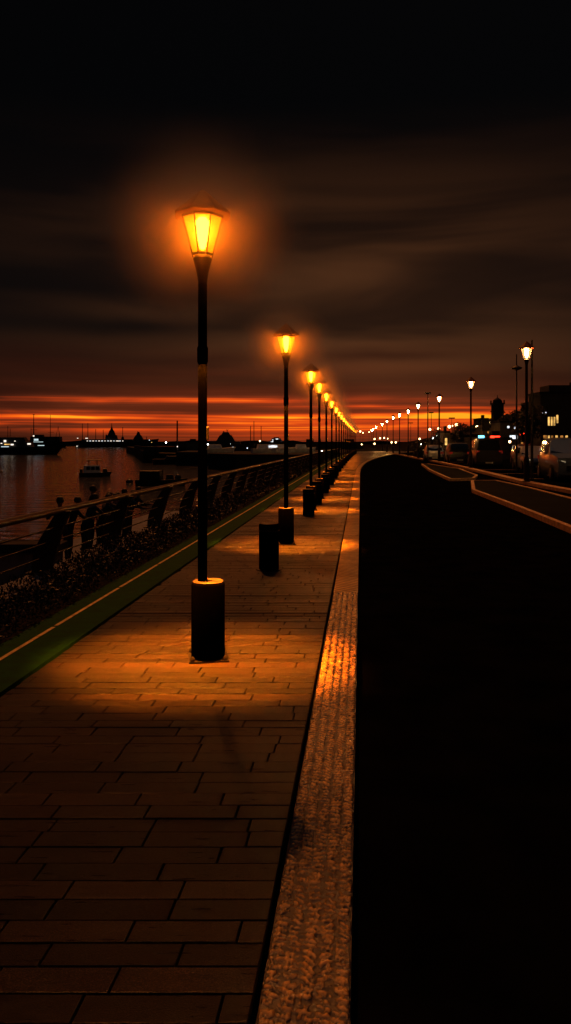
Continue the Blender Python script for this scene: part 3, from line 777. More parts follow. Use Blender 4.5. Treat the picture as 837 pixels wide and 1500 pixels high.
make_car('parked_car', 'smallest dark hatchback at the left end of the parked cars', (13.9, 70.5, -.09), PI - .14, 4.0, 1.75, 1.5, PA[2], 'hatch', dark=True)
make_car('parked_car', 'dark car half hidden behind the saloon and the nearest pale lamp pole', (18.6, 58.0, -.09), -.1, 4.3, 1.8, 1.6, PA[3], 'hatch', dark=True)

# ------------------------------------------------------------------ trees
def make_tree(label, loc, h, cr, seed, n=2200, group='dark trees behind the car park', flat=.8):
    r = random.Random(seed)
    t = empty('tree', label, 'tree', loc, 0, group)
    b = MB(); th = h - cr * flat
    b.tube([(0, 0, -.2), (.04 * h, 0, th * .5), (0, .03 * h, th)], [.05 * h, .035 * h, .025 * h], 8)
    for k in range(6):
        w = k * 1.05 + r.random(); e = (cr * .6 * math.cos(w), cr * .6 * math.sin(w), th + cr * r.uniform(.0, .6))
        b.tube([(0, .03 * h * .8, th * .85), (e[0] * .5, e[1] * .5, th + (e[2] - th) * .4), e], [.02 * h, .013 * h, .006 * h], 5)
    b.build('trunk', M['bark'], t, smooth=60)
    b = MB(); cl = []
    for k in range(26):
        d = Vector((r.gauss(0, 1), r.gauss(0, 1), r.gauss(0, 1))).normalized() * r.random() ** .45
        cl.append((Vector((d.x * cr, d.y * cr, h - cr * flat + d.z * cr * flat)), cr * r.uniform(.2, .42)))
    for k in range(n):
        c, s = cl[r.randrange(len(cl))]
        d = Vector((r.gauss(0, 1), r.gauss(0, 1), r.gauss(0, 1))).normalized() * s * r.random() ** .4
        p = c + d; sz = cr * r.uniform(.05, .1)
        a1 = Vector((r.gauss(0, 1), r.gauss(0, 1), r.gauss(0, 1))).normalized(); a2 = a1.orthogonal().normalized()
        b.add([p - a1 * sz, p + a2 * sz * .5, p + a1 * sz, p - a2 * sz * .5], [(0, 1, 2, 3)])
    b.build('crown', M['leaf'], t)
    return t
def tree_at(label, x, ytop, d, cr, seed, base=-.1, n=2200):
    X, Y, Z = at(x, ytop, d); make_tree(label, (X, Y, base), Z - base, cr, seed, n)
tree_at('round dark tree directly behind the nearest pale lamp pole', 771, 594, 62, 1.6, 1, n=3000)
tree_at('low dark bushy tree left of the third pale lamp', 630, 636, 92, 1.9, 2)
tree_at('broad dark tree right of the third pale lamp pole', 652, 633, 100, 2.3, 3)
tree_at('dark tree below the small flat headed mast', 668, 628, 110, 2.6, 4)
tree_at('dark tree left of the second pale lamp pole', 684, 624, 115, 2.8, 5)
tree_at('tallest dark tree beside the pale building left of the clock tower', 700, 616, 125, 3.0, 6)
tree_at('dark tree between tower and round tree', 748, 606, 120, 3.0, 7)
tree_at('broad dark tree on the rise left of the big lit building', 764, 602, 135, 3.6, 9, n=3000)
tree_at('tall dark tree touching the left edge of the big lit building', 781, 590, 130, 3.4, 10, n=3000)
tree_at('low dark tree at the right foot of the tower', 740, 611, 145, 3.2, 11)
tree_at('dark tree in front of the big lit building', 795, 600, 95, 2.2, 8)

# ------------------------------------------------------------------ hill and town on the right
def hillside():
    b = MB(); nx, ny = 40, 14; vs = []
    for j in range(ny + 1):
        y = 118 + 22 * j
        for i in range(nx + 1):
            x = 14 + j * 2.5 + i * 9.0
            k = max(0, i / nx); z = -.12 + 30 * (1 - math.exp(-(i * 9. / 100.) ** 1.5)) * min(1, j / 6. + .0) * (.8 + .4 * vn(i * .5, j * .7, 4)) * .8
            vs.append((x, y, z))
    b.add(vs, [(j * (nx + 1) + i, j * (nx + 1) + i + 1, (j + 1) * (nx + 1) + i + 1, (j + 1) * (nx + 1) + i) for j in range(ny) for i in range(nx)])
    struct('hillside', b, M['land'], smooth=80)
hillside()
def house(name, label, x0, x1, ytop, d, base, wins, roof='flat', wall='wall', depth=5, cat='house', group=None):
    """wins: (fraction across, fraction up, width, height, material)"""
    X0, Y, Z = at(x0, ytop, d); X1 = at(x1, ytop, d)[0]
    w = X1 - X0; h = Z - base
    t = empty(name, label, cat, ((X0 + X1) / 2, Y, base), 0, group)
    rh = {'flat': .0, 'gable': .28, 'hip': .25}[roof] * min(h, w)
    b = MB(); b.box((0, depth / 2, (h - rh) / 2), (w, depth, h - rh)); b.build('wall', M[wall], t)
    if roof == 'flat':
        b = MB(); b.box((0, depth / 2, h + .12), (w * 1.03, depth * 1.03, .24)); b.box((w * .2, depth * .5, h + .55), (w * .22, depth * .25, .7)); b.build('roof', M['rooft'], t)
    elif roof == 'gable':
        z = h - rh; e = w * .54; b = MB()
        b.add([(-e, -.3, z), (e, -.3, z), (e, depth + .3, z), (-e, depth + .3, z), (0, -.3, h), (0, depth + .3, h)], [(0, 1, 4), (2, 3, 5), (1, 2, 5, 4), (3, 0, 4, 5), (3, 2, 1, 0)]); rf = b.build('roof', M['rooft'], t)
        b = MB(); b.box((w * .2, depth * .4, h - rh * .2), (w * .09, w * .09, rh * 1.0)); b.build('chimney', M['wall'], rf)
    else:
        z = h - rh; e = w * .54; b = MB()
        b.add([(-e, -.3, z), (e, -.3, z), (e, depth + .3, z), (-e, depth + .3, z), (-w * .2, depth / 2, h), (w * .2, depth / 2, h)], [(0, 1, 5, 4), (2, 3, 4, 5), (1, 2, 5), (3, 0, 4), (3, 2, 1, 0)]); b.build('roof', M['rooft'], t)
    for fx, fz, ww, wh, mm in wins:
        cx, cz = (fx - .5) * w, fz * h
        b = MB(); b.box((cx, -.02, cz), (ww + .2, .08, wh + .2)); fr = b.build('window', M['rooft'], t)
        b = MB(); b.box((cx, -.07, cz), (ww, .03, wh)); b.build('pane', M[mm], fr)
    return t
# the big building at the right edge
t = house('seafront_building', 'large dark building at the right edge with four tall lit windows in a row', 792, 880, 577, 82, -.1,
    [(.135 + .047 * i, .575, .19, .95, 'win') for i in range(3)] + [(.277, .61, .20, .9, 'win'), (.075, .33, .4, .4, 'win_dim'), (.135, .33, .2, .35, 'win'), (.19, .33, .22, .35, 'win_dim'), (.265, .33, .25, .35, 'win'), (.35, .33, .3, .35, 'win_dim'), (.43, .33, .25, .35, 'win'), (.035, .70, .1, .1, 'winw'), (.085, .71, .12, .12, 'winw')], cat='building', depth=4)
b = MB(); b.box((-.6, 2.2, 7.55), (3.0, 3, 1.0)); b.build('roof_storey', M['wall'], t)
house('apartment_block', 'dark flat roofed block stepping up behind the right edge building', 812, 870, 567, 110, 2., [(.28, .80, .25, .25, 'winw')], cat='building')
# round tower with dome
X, Y, Z = at(729, 582, 190)
t = empty('tower', 'dark square tower with domed top rising above the houses', 'tower', (X, Y, 1.0))
b = MB(); h = at(729, 592, 190)[2] - 1.0; b.box((0, 0, h / 2), (2.6, 2.6, h), taper=.96); b.box((0, 0, h + .1), (3.0, 3.0, .35)); b.box((0, 0, h * .82), (2.85, 2.85, .25)); b.build('shaft', M['wall'], t)
b = MB(); b.lathe([(1.25, h + .27), (1.2, h + .75), (.85, h + 1.2), (.3, h + 1.55), (.1, h + 1.7), (.06, h + 2.3), (.01, h + 2.35)], 12); b.build('dome', M['rooft'], t, smooth=50)
b = MB()
for s in (-1, 1):
    for q in (-1, 1): b.box((s * 1.3, q * 1.3, h + .6), (.3, .3, .75))
b.build('pinnacles', M['wall'], t)
W = lambda *a: list(a)
house('pale_building', 'pale two storey building with small cool windows right of the tower base', 733, 772, 619, 105, -.1, W((.3, .86, .3, .3, 'winw'), (.55, .84, .3, .3, 'winw'), (.5, .55, 1.1, .5, 'winw'), (.2, .3, .4, .4, 'win_dim'), (.8, .35, .4, .4, 'win_dim')), wall='palewall', cat='building')
house('house', 'small pale house with one warm window left of the tower', 708, 724, 622, 110, -.1, W((.5, .75, .4, .4, 'win_dim'), (.3, .4, .3, .4, 'win')), 'gable', 'palewall')
house('house', 'dark box topped house with a square chimney left of the tower', 703, 716, 614, 150, -.1, W((.6, .55, .5, .5, 'win')), 'flat')
house('house', 'low house with warm porch light behind the third and second pale lamps', 688, 703, 632, 112, -.1, W((.3, .6, .5, .6, 'win'), (.7, .5, .4, .5, 'win_dim')), 'hip')
house('house', 'wide low house behind the broad dark trees with a row of small lit windows', 662, 690, 640, 104, -.1, W(*[(.1 + .13 * i, .62, .32, .26, 'win') for i in range(7)]), 'flat', depth=6)
house('house', 'narrow lit kiosk with tall warm opening left of the wide low house', 650, 660, 634, 96, -.1, W((.35, .62, .3, .9, 'win'), (.75, .3, .3, .3, 'win_dim')), 'flat', 'palewall', depth=4)
house('house', 'small dark cottage with two dim windows at the left end of the town', 634, 648, 640, 118, -.1, W((.3, .5, .4, .4, 'win'), (.75, .5, .3, .3, 'win_dim')), 'gable')
hs = [(742, 760, 606, 170, 3, 'hip'), (758, 780, 600, 160, 3, 'gable'), (778, 800, 590, 150, 4, 'flat'), (798, 822, 582, 165, 5, 'hip'), (820, 850, 574, 170, 5, 'gable'), (715, 735, 612, 190, 2, 'gable'), (690, 708, 622, 180, 1, 'hip')]
desc = ['dark hipped house on the slope right of the tower', 'gabled dark house on the slope above the round tree', 'flat roofed dark house left of the lit building roof', 'hipped dark house above the lit building', 'gabled dark house highest on the slope at the right edge', 'gabled house just behind the tower foot', 'hipped house on the lowest slope left of the tower']
for (x0, x1, yt, d, bs, rf), lb in zip(hs, desc):
    house('hill_house', lb, x0, x1, yt, d, bs - 3, W((.3, .7, .35, .35, random.choice(['win', 'winw', 'win_dim'])), (.7, .72, .3, .3, random.choice(['win_dim', 'win']))), rf, group='dark houses on the slope')
# low pavilion carrying the coloured lights
t = house('pavilion', 'low dark pavilion behind the parked cars carrying glowing cyan and red lights', 698, 750, 644, 76, -.1, W((.55, .45, .5, .3, 'win_dim'),), 'flat', depth=5, cat='building')
for nm, mm, xa, xb, yy, hgt in (('cyan_light_box', 'cyan', 700.5, 709, 641, .42), ('red_light_box', 'red', 718, 724, 641, .34), ('red_light_box', 'red', 724, 732, 639.5, .12)):
    X0, Y, Z = at(xa, yy, 75.9); X1 = at(xb, yy, 75.9)[0]; b = MB(); b.box(((X0 + X1) / 2 - t.location.x, -.25, Z - t.location.z), (X1 - X0, .12, hgt)); b.build(nm, M[mm], t, bevel=.03)
def signal(label, x, y, d, twin=False):
    X, Y, Z = at(x, y, d); t = empty('traffic_light', label, 'traffic light', (X, Y, -.1), 0, 'red traffic signals')
    b = MB(); b.tube([(0, .1, 0), (0, .1, Z + .2)], .06, 8); b.build('post', M['iron'], t)
    b = MB(); b.box((0, 0, Z - .15), (.34, .2, 1.0)); b.build('housing', M['iron'], t, bevel=.03)
    b = MB(); b.tube([(0, -.10, Z + .1), (0, -.14, Z + .1)], [.13, .12], 14); b.build('red_lamp', M['red'], t)
    if twin:
        b = MB(); b.box((-.7, 0, Z - .15), (.34, .2, 1.0)); b.box((-.35, .1, Z + .1), (.5, .06, .06)); b.build('second_housing', M['iron'], t, bevel=.02)
        b = MB(); b.tube([(-.7, -.10, Z + .1), (-.7, -.14, Z + .1)], [.13, .12], 14); b.build('red_lamp', M['red'], t)
signal('red traffic light with two heads right of the nearest pale lamp pole', 778, 634, 64, True)
signal('single red traffic light just left of the nearest pale lamp pole', 763, 636, 84)
# small globe lights of the town
def globe(label, x, y, d, m='glow', rad=.16, base=-.1):
    X, Y, Z = at(x, y, d); base = min(base, Z - .5)
    t = empty('globe_lamp', label, 'street light', (X, Y, base), 0, 'small globe lights in the distance')
    b = MB(); b.tube([(0, 0, 0), (0, 0, Z - base - rad)], .045, 6); b.build('post', M['iron'], t)
    b = MB(); b.lathe([(.01, -rad), (rad * .7, -rad * .7), (rad, 0), (rad * .7, rad * .7), (.01, rad)], 10, (0, 0, Z - base), cap=False); b.build('globe', M[m], t, smooth=80)
for i, (x, y, d, m, r_, lb) in enumerate([
    (630, 629, 120, 'glow', .2, 'warm globe light left of the broad dark trees'), (643, 628, 110, 'glow', .2, 'warm globe light just beside the third pale lamp pole'), (658.5, 625, 130, 'glow', .26, 'first of three warm globe lights above the dark trees'),
    (663.5, 624, 130, 'glow', .16, 'middle and smallest of three warm globe lights above the dark trees'), (669, 622.5, 130, 'glow', .28, 'rightmost of three warm globe lights above the dark trees'), (699, 625, 118, 'glow', .2, 'warm globe light right of the second pale lamp pole'),
    (717.5, 619.5, 128, 'glow', .16, 'upper globe light beside the tower foot'), (717.5, 625, 128, 'glow', .14, 'lower globe light beside the tower foot'), (747, 647, 72, 'glow', .13, 'warm globe light over the grey saloon'), (635, 642, 100, 'gloww', .13, 'white globe light above the smallest hatchback'),
    (640, 638, 104, 'gloww', .12, 'small white light above the white globe light'), (615, 643, 140, 'glow', .18, 'warm globe light near the foot of the fourth pale lamp'), (617.5, 651, 110, 'gloww', .1, 'faint white light low at left end of car park'),
    (549, 643, 230, 'glow', .24, 'far warm light between the two lamp rows, first from the left'), (557, 642, 230, 'glow', .24, 'far warm light between the two lamp rows, second from the left'), (563, 641.5, 230, 'glow', .22, 'far warm light between the two lamp rows, third from the left'), (568, 642.5, 230, 'glow', .2, 'far warm light between the two lamp rows, fourth from the left'),
    (549, 650, 200, 'glow', .22, 'low warm light in the far gap between the two lamp rows'), (574, 648, 180, 'glow', .2, 'low warm light under the sixth pale lamp'), (580, 648, 180, 'glow', .2, 'low warm light under the fifth pale lamp'), (530, 651, 190, 'glow', .16, 'small warm light just right of the last promenade lamps'),
    (528, 632, 260, 'glow', .3, 'first of a pair of far warm lamps just right of the promenade row'), (532, 634, 260, 'glow', .2, 'second of a pair of far warm lamps just right of the promenade row'), (541, 633, 250, 'glow', .18, 'single faint far lamp right of the far warm pair')]):
    globe(lb, x, y, d, m, r_)
# sign board on its pole
X, Y, Z = at(712, 640, 70); t = empty('sign_board', 'blank pale pole sign left of the tower above the black van', 'sign', (X, Y, -.1))
b = MB(); b.tube([(0, 0, 0), (0, 0, 2.9)], .05, 8); b.build('post', M['palewall'], t)
b = MB(); b.box((0, 0, 3.3), (.7, .1, 1.0)); b.build('board', M['wall'], t, bevel=.02)

# ------------------------------------------------------------------ sea: boats, quay, far coast
def far(x, y): return gp(x, y, SEA)
def hull(b, Ln, W, H, bow=.3, m=0, flare=.75):
    """bow to +X, waterline z=0"""
    n = 14; vs = []
    for i in range(n + 1):
        f = i / n; x = -Ln / 2 + Ln * f
        k = 1.0 if f < 1 - bow else max(.02, 1 - ((f - (1 - bow)) / bow) ** 1.8)
        s = .88 + .12 * min(1, f * 6)
        sh = H * (1 + .28 * max(0, f - .55) ** 1.5 / .3)
        xo = .07 * Ln * (f ** 6)
        for sd in (-1, 1): vs += [(x - xo * .3, sd * W / 2 * k * s * flare, -.35), (x + xo * .4, sd * W / 2 * k * s * .96, sh * .55), (x + xo, sd * W / 2 * k * s, sh)]
    fs = []
    for i in range(n):
        a, c = i * 6, (i + 1) * 6
        fs += [(a + 1, a, c, c + 1), (a + 2, a + 1, c + 1, c + 2), (a + 3, a + 4, c + 4, c + 3), (a + 4, a + 5, c + 5, c + 4), (a + 5, a + 2, c + 2, c + 5)]
    fs += [(0, 1, 4, 3), (1, 2, 5, 4), (n * 6 + 1, n * 6, n * 6 + 3, n * 6 + 4), (n * 6 + 2, n * 6 + 1, n * 6 + 4, n * 6 + 5)]
    return b.add(vs, fs, m)
def boat_root(name, label, x, y, cat='boat', rz=0, group=None):
    X, Y = far(x, y); return empty(name, label, cat, (X, Y, SEA), rz, group), Y / F
# large motor yacht, bow to the right
t, px = boat_root('motor_yacht', 'large motor yacht with brightly lit decks and tall mast at the left edge', 20, 666, 'yacht', .08)
Ln = 128 * px
b = MB(); hull(b, Ln, 7, 2.6, .28); b.build('hull', M['hull_dark'], t, smooth=40)
b = MB(); b.box((-Ln * .08, 0, 3.6), (Ln * .6, 5.6, 2.0), taper=.93, tx=.92); b.build('main_deck', M['hull_dark'], t, bevel=.1)
b = MB(); b.box((-Ln * .02, 0, 5.5), (Ln * .36, 4.8, 1.7), taper=.88, tx=.82); b.build('bridge_deck', M['hull_dark'], t, bevel=.1)
b = MB(); b.tube([(29 * px, 0, 6.2), (29 * px, 0, 14.6)], [.22, .1], 8); b.box((29 * px, 0, 14.6), (.7, .5, .2)); b.tube([(29 * px - 1.2, 0, 9), (29 * px + 1.2, 0, 9)], .08, 6); b.build('mast', M['iron'], t)
def lights(spec, par, oy):
    for cx, cz, w, h, m in spec:
        b = MB(); b.box((cx * px, oy, cz), (w * px * .75, .3, h * .7)); b.build('deck_light', M[m], par)
lights([(36, 5.4, 8, .95, 'boatlightc'), (26, 3.9, 6, .7, 'boatlight'), (39, 4.62, 18, .22, 'boatlightc'), (43, 3.35, 12, .35, 'boatlightc'), (32.5, 6.75, 2.4, .55, 'boatlight'), (-5, 3.75, 10, .55, 'win'), (2, 3.65, 5, .7, 'boatlight'), (-8, 2.9, 14, .4, 'boatlightc'), (-8, 4.9, 4, 1.0, 'boatlight'), (-13, 4.1, 3, .35, 'boatlight'), (6, 4.9, 1.8, .4, 'boatlight'), (-30, 3.4, 16, .5, 'win')], t, -3.55)
# ship behind the yacht
t, px = boat_root('supply_ship', 'dark boxy ship with a single mast and crane right behind the lit yacht', 72, 655.5, 'ship')
b = MB(); hull(b, 50 * px, 10, 4.2, .2); b.build('hull', M['hull_dark'], t, smooth=40)
b = MB(); b.box((-4 * px, 0, 4.2 + 2.6), (44 * px, 8, 5.2), tx=.96); b.box((-14 * px, 0, 10.2), (12 * px, 6, 1.8), taper=.9); b.build('superstructure', M['shipgrey'], t)
b = MB(); b.tube([(2 * px, 0, 8), (2 * px, 0, 48 * px)], [.35, .15], 6); b.tube([(2 * px - 2, 0, 22 * px), (2 * px + 3, 0, 22 * px)], .12, 5); b.build('mast', M['iron'], t)
b = MB(); b.tube([(16 * px, 0, 9), (13.5 * px, 0, 31 * px)], [.3, .15], 5); b.tube([(10 * px, 0, 9), (13.5 * px, 0, 31 * px)], [.2, .1], 5); b.build('crane', M['iron'], t)
# ships with pyramid shaped superstructures
def warship(label, x, y, Lp, tops, pyr, rz=0, lit=()):
    t, px = boat_root('moored_ship', label, x, y, 'ship', rz, 'dark ships moored across the bay')
    b = MB(); hull(b, Lp * px, .13 * Lp * px, 8.5 * px, .2); b.build('hull', M['hull_dark'], t, smooth=40)
    b = MB()
    for cx, w, z0, z1, tp in pyr: b.box((cx * px, 0, (z0 + z1) / 2 * px), (w * px, min(w, 12) * px * .7, (z1 - z0) * px), taper=tp)
    b.build('superstructure', M['shipgrey'], t)
    for cx, z0, z1 in tops:
        b = MB(); b.tube([(cx * px, 0, z0 * px), (cx * px, 0, z1 * px)], [.6 * px, .38 * px], 6); b.build('mast', M['iron'], t)
    for cx, cz, w, m in lit:
        b = MB(); b.box((cx * px, -.075 * Lp * px, cz * px), (w * px, .3, .9 * px)); b.build('deck_light', M[m], t)
    return t
warship('long dark ship with tall spired superstructure and a row of white deck lights', 158, 655.5, 92,
    [(-37, 8, 35), (-29, 8, 36), (-17.5, 8, 27), (-6.5, 8, 26), (22, 8, 30)],
    [(0, 76, 8, 12, .97), (6, 17, 12, 18, .75), (6, 10.5, 18, 25, .55), (6, 4.5, 25, 30, .3), (6, 1.2, 30, 36, .3), (-2, 3, 12, 19, .5), (13, 3, 12, 18, .5), (22, 5, 10, 16, .5)],
    lit=[(-29, 13.5, 3.4, 'boatlight'), (-46 + 4, 13.5, 1.5, 'boatlight')] + [(-28 + 4.3 * i, 9.6, 2.2 if i % 3 else 1.2, 'winw' if i % 2 else 'boatlight') for i in range(13)] + [(-43, 2, 1.6, 'boatlight'), (17, 9.5, 1.8, 'boatlight')])
warship('smaller dark ship with pyramid superstructure right of the long spired ship', 207, 653.5, 46,
    [(-5, 10, 22), (8, 8, 14)], [(-2, 30, 7, 10, .9), (-4, 14, 10, 16, .55), (-4, 6, 16, 21, .4)], lit=[(5, 8.5, 2, 'winw'), (9, 8.5, 3, 'boatlight'), (12.5, 8.7, 1.5, 'winw'), (16, 5.5, 1.2, 'win'), (-10, 1.5, 2, 'boatlight')])
# small cabin boat
t, px = boat_root('cabin_boat', 'small pale cabin boat with flat canopy floating alone in mid water', 139, 698, 'boat', .35)
b = MB(); hull(b, 3.9, 1.7, .5, .3); b.build('hull', M['hull_dark'], t, smooth=40)
b = MB(); b.box((-.35, 0, .95), (2.1, 1.4, 1.0), tx=.92, taper=.95); b.build('cabin', M['hull_white'], t, bevel=.04)
b = MB()
for sx in (-1, 1):
    for sy in (-1, 1): b.tube([(-.2 + sx * .55, sy * .5, 1.4), (-.2 + sx * .5, sy * .5, 2.1)], .03, 5)
b.build('canopy_posts', M['iron'], t)
b = MB(); b.box((-.05, 0, 2.14), (1.9, 1.25, .08)); b.build('canopy', M['hull_dark'], t, bevel=.02)
b = MB()
for cx in (-.9, -.3, .3): b.box((cx, -.715, 1.1), (.42, .02, .4))
b.build('window', M['blackglass'], t)
b = MB(); b.box((1.3, 0, .75), (.6, .8, .5), taper=.8); b.box((-1.7, 0, .7), (.35, .5, .6)); b.build('deck_locker', M['hull_dark'], t, bevel=.03)
# dark work boat near the railing
t, px = boat_root('work_boat', 'dark work boat with boxy cabin and gear floating beyond the railing', 236, 711, 'boat', -.1)
b = MB(); hull(b, 5.0, 1.9, .6, .25); b.build('hull', M['hull_dark'], t, smooth=40)
b = MB(); b.box((-1.0, 0, 1.05), (2.2, 1.5, .95), tx=.95); b.build('cabin', M['hull_dark'], t, bevel=.04)
b = MB(); b.box((.9, .1, .85), (.9, .9, .5), .3, taper=.7); b.lathe([(.3, .6), (.36, .85), (.2, 1.1), (.02, 1.15)], 10, (1.8, 0, 0)); b.tube([(.2, 0, .6), (.2, 0, 1.75)], .04, 6); b.build('deck_gear', M['iron'], t)
# buoys
for lb, x, y, r_ in (('round mooring buoy floating left of the work boat', 190, 707, .42), ('dark round buoy close beyond the railing near the leaning people', 211, 741, .27), ('small dark buoy at the left edge below the yacht', 2.5, 690.5, .22), ('smallest dark buoy at the left edge just under the yacht hull', 1.5, 673, .3)):
    X, Y = far(x, y); t = empty('buoy', lb, 'buoy', (X, Y, SEA), 0, 'buoys on the bay')
    b = MB(); b.lathe([(.01, -r_ * .6), (r_ * .8, -r_ * .3), (r_, .1), (r_ * .85, r_ * .6), (r_ * .4, r_ * .95), (.01, r_)], 14, cap=False); b.build('float', M['buoy'], t, smooth=80)
    b = MB(); b.lathe([(r_ * .12, r_ * .95), (r_ * .12, r_ * 1.25), (.01, r_ * 1.3)], 8, cap=False); b.build('shackle', M['iron'], t)
# quay
qp = [(-31, 163), (-22, 163), (-21, 144), (-14.5, 144), (-13, 126), (-7.6, 117), (12.2, 112.2), (13.8, 165), (19.8, 300), (-70, 330), (-48, 240)]
b = MB(); b.prism(qp, -5, -.2); struct('quay', b, M['darkconc'])
t = empty('quay_wall', 'low dark parapet wall along the near end of the quay', 'wall', (0, 0, -.2))
b = MB()
for (x0, y0), (x1, y1) in ((( -30.6, 163.5), (-48, 239)), ((-30.6, 163.6), (-21.5, 163.6))):
    l = math.hypot(x1 - x0, y1 - y0); b.box(((x0 + x1) / 2, (y0 + y1) / 2, .45), (l, .4, .9), math.atan2(y1 - y0, x1 - x0))
b.build('parapet', M['darkconc'], t)
def shed(label, x0, x1, ytop, d, base=-.2, rh=.3, wins=()):
    return house('quay_shed', label, x0, x1, ytop, d, base, list(wins), 'gable' if rh else 'flat', 'wall', 8, 'shed', 'dark sheds on the quay')
shed('long dark quay shed left of the nearest lamp pole', 256, 290, 648.5, 172, rh=0)
shed('dark quay shed right of the nearest lamp pole with bluish roof', 300, 322, 655, 150, rh=0)
shed('dark quay shed below the pyramid roofed building', 334, 372, 652, 160, rh=0, wins=[(.2, .6, .25, .25, 'winw'), (.75, .5, .25, .25, 'winw')])
shed('long dark quay shed between the first and second lamp poles', 372, 420, 649, 190, rh=0, wins=[(.5, .5, .3, .3, 'winw')])
shed('dark low shed right of the second lamp pole', 420, 470, 648.5, 185, rh=0)
shed('dark low shed behind the middle promenade lamps', 470, 532, 648.2, 200, rh=0)
# pyramid building with antenna
X, Y, Z = at(331, 625, 215); t = empty('pyramid_building', 'dark pyramid shaped harbour building with a forked antenna on top', 'building', (X, Y, -.2)); px = Y / F
b = MB(); b.box((0, 0, 5.5 * px), (50 * px, 22 * px, 11 * px), tx=.82, taper=.8); b.box((0, 0, 15.5 * px), (27 * px, 16 * px, 9 * px), taper=.62); b.box((0, 0, 22 * px), (14 * px, 9 * px, 5 * px), taper=.55); b.build('body', M['shipgrey'], t)
b = MB(); b.tube([(2 * px, 0, 23 * px), (2 * px, 0, 27.5 * px)], .5 * px, 6); b.tube([(.5 * px, 0, 28.5 * px), (2 * px, 0, 26.5 * px), (3.6 * px, 0, 28.5 * px)], .4 * px, 5); b.tube([(-3 * px, 0, 22 * px), (-3 * px, 0, 26 * px)], .9 * px, 6); b.build('antenna', M['iron'], t)
# lit ferry beyond
X, Y, Z = at(406, 650, 320); t = empty('ferry', 'small ferry with white lit decks beyond the quay right before the second lamp', 'ferry', (X, Y, SEA)); px = Y / F; z0 = CAM_H - 2 * px - SEA
b = MB(); hull(b, 40 * px, 9 * px, z0, .25); b.build('hull', M['hull_dark'], t, smooth=40)
b = MB(); b.box((-1 * px, 0, z0 + 2 * px), (27 * px, 7 * px, 4 * px), tx=.85); b.box((-1 * px, 0, z0 + 6 * px), (17 * px, 6 * px, 4 * px), tx=.75); b.box((-1 * px, 0, z0 + 8.7 * px), (8 * px, 4 * px, 1.6 * px)); b.build('superstructure', M['shipgrey'], t)
for cx, cz, w, h in ((-1, 1.3, 17, .9), (-2, 3.0, 14, .8), (-1, 5.2, 11, 1.0), (0, 6.9, 3.5, 1.1), (-6, 5.6, 2, .8), (13, .6, 3, 1.2), (-11, 1.2, 2, 1)):
    b = MB(); b.box((cx * px, -4.6 * px, z0 + cz * px), (w * px, .3, h * px)); b.build('deck_light', M['winw'], t)
# sail boats: masts above the quay
def sailboat(label, x, ytop, d, Ln=9, lit=None):
    X, Y, Z = at(x, ytop, d); t = empty('sailing_boat', label, 'sailing boat', (X, Y, SEA), random.uniform(-.5, .5), 'moored sailing boats')
    b = MB(); hull(b, Ln, 2.6, 1.1, .4); b.build('hull', M['hull_dark'], t, smooth=40)
    b = MB(); b.box((-.3, 0, 1.4), (Ln * .4, 1.7, .6), taper=.8); b.build('cabin', M['hull_dark'], t, bevel=.05)
    b = MB(); b.tube([(.4, 0, 1), (.4, 0, Z - SEA)], [.2, .14], 6); b.tube([(.4, 0, 2.2), (-Ln * .36, 0, 2.3)], .07, 5); b.tube([(.4, -.6, (Z - SEA) * .6), (.4, .6, (Z - SEA) * .6)], .03, 4); b.build('mast', M['iron'], t)
    if lit: b = MB(); b.lathe([(.01, -.14), (.14, 0), (.01, .14)], 8, (.4, -.3, lit)); b.build('anchor_light', M['boatlight'], t)
for lb, x, yt, d, lt in (('sailing boat whose single mast stands left of the nearest lamp pole', 257, 616, 152, 3.6), ('sailing boat with the leftmost of three thin masts right of the pyramid building', 366, 624, 330, 2.5), ('sailing boat with the tallest of three thin masts right of the pyramid building', 371, 617, 345, None), ('sailing boat with rightmost of three thin masts before the lit ferry', 381.5, 624, 335, 3.),
    ('sailing boat with thin mast at the far left edge behind the yacht', 11, 624, 420, None), ('sailing boat with second thin mast at the far left edge behind the yacht', 14.5, 628, 430, None), ('sailing boat with short mast in the gap between the yacht masts', 45, 627, 480, None)):
    if 150 < d < 160: X = None
    sailboat(lb, x, yt, d, lit=lt)
# moored small boats and lights beside the quay and landward of it
for lb, x, y, d, m in (('white quay light beside the nearest lamp pole', 305, 651, 165, 'gloww'), ('warm quay light under the pyramid building left corner', 314, 654.5, 165, 'glow'), ('white quay light under the pyramid building', 323, 655.2, 165, 'gloww'), ('white quay light on the right flank of pyramid building', 338, 651.2, 170, 'gloww'), ('warm quay light right of the pyramid building', 352, 656, 165, 'glow'),
    ('white quay light further right of the pyramid building', 360.5, 652, 165, 'gloww'), ('lowest white quay light left of pyramid building', 312, 667, 125, 'gloww'), ('brightest low white quay light below the pyramid building', 329, 668, 124, 'gloww'), ('lone white light on the far left end of the quay', 243.5, 648.2, 240, 'gloww'), ('white light at foot of the mast left of the nearest lamp pole', 259, 660.5, 166, 'gloww'),
    ('white light before the ferry', 372, 652, 200, 'gloww'), ('second white light before the ferry', 381, 646, 210, 'glow'), ('white light between second and third lamp poles', 446, 659.5, 150, 'gloww'), ('white light right of third lamp pole low on the quay', 472, 661, 150, 'gloww')):
    globe(lb, x, y, d, m, .0011 * d * .95, base=-.2)
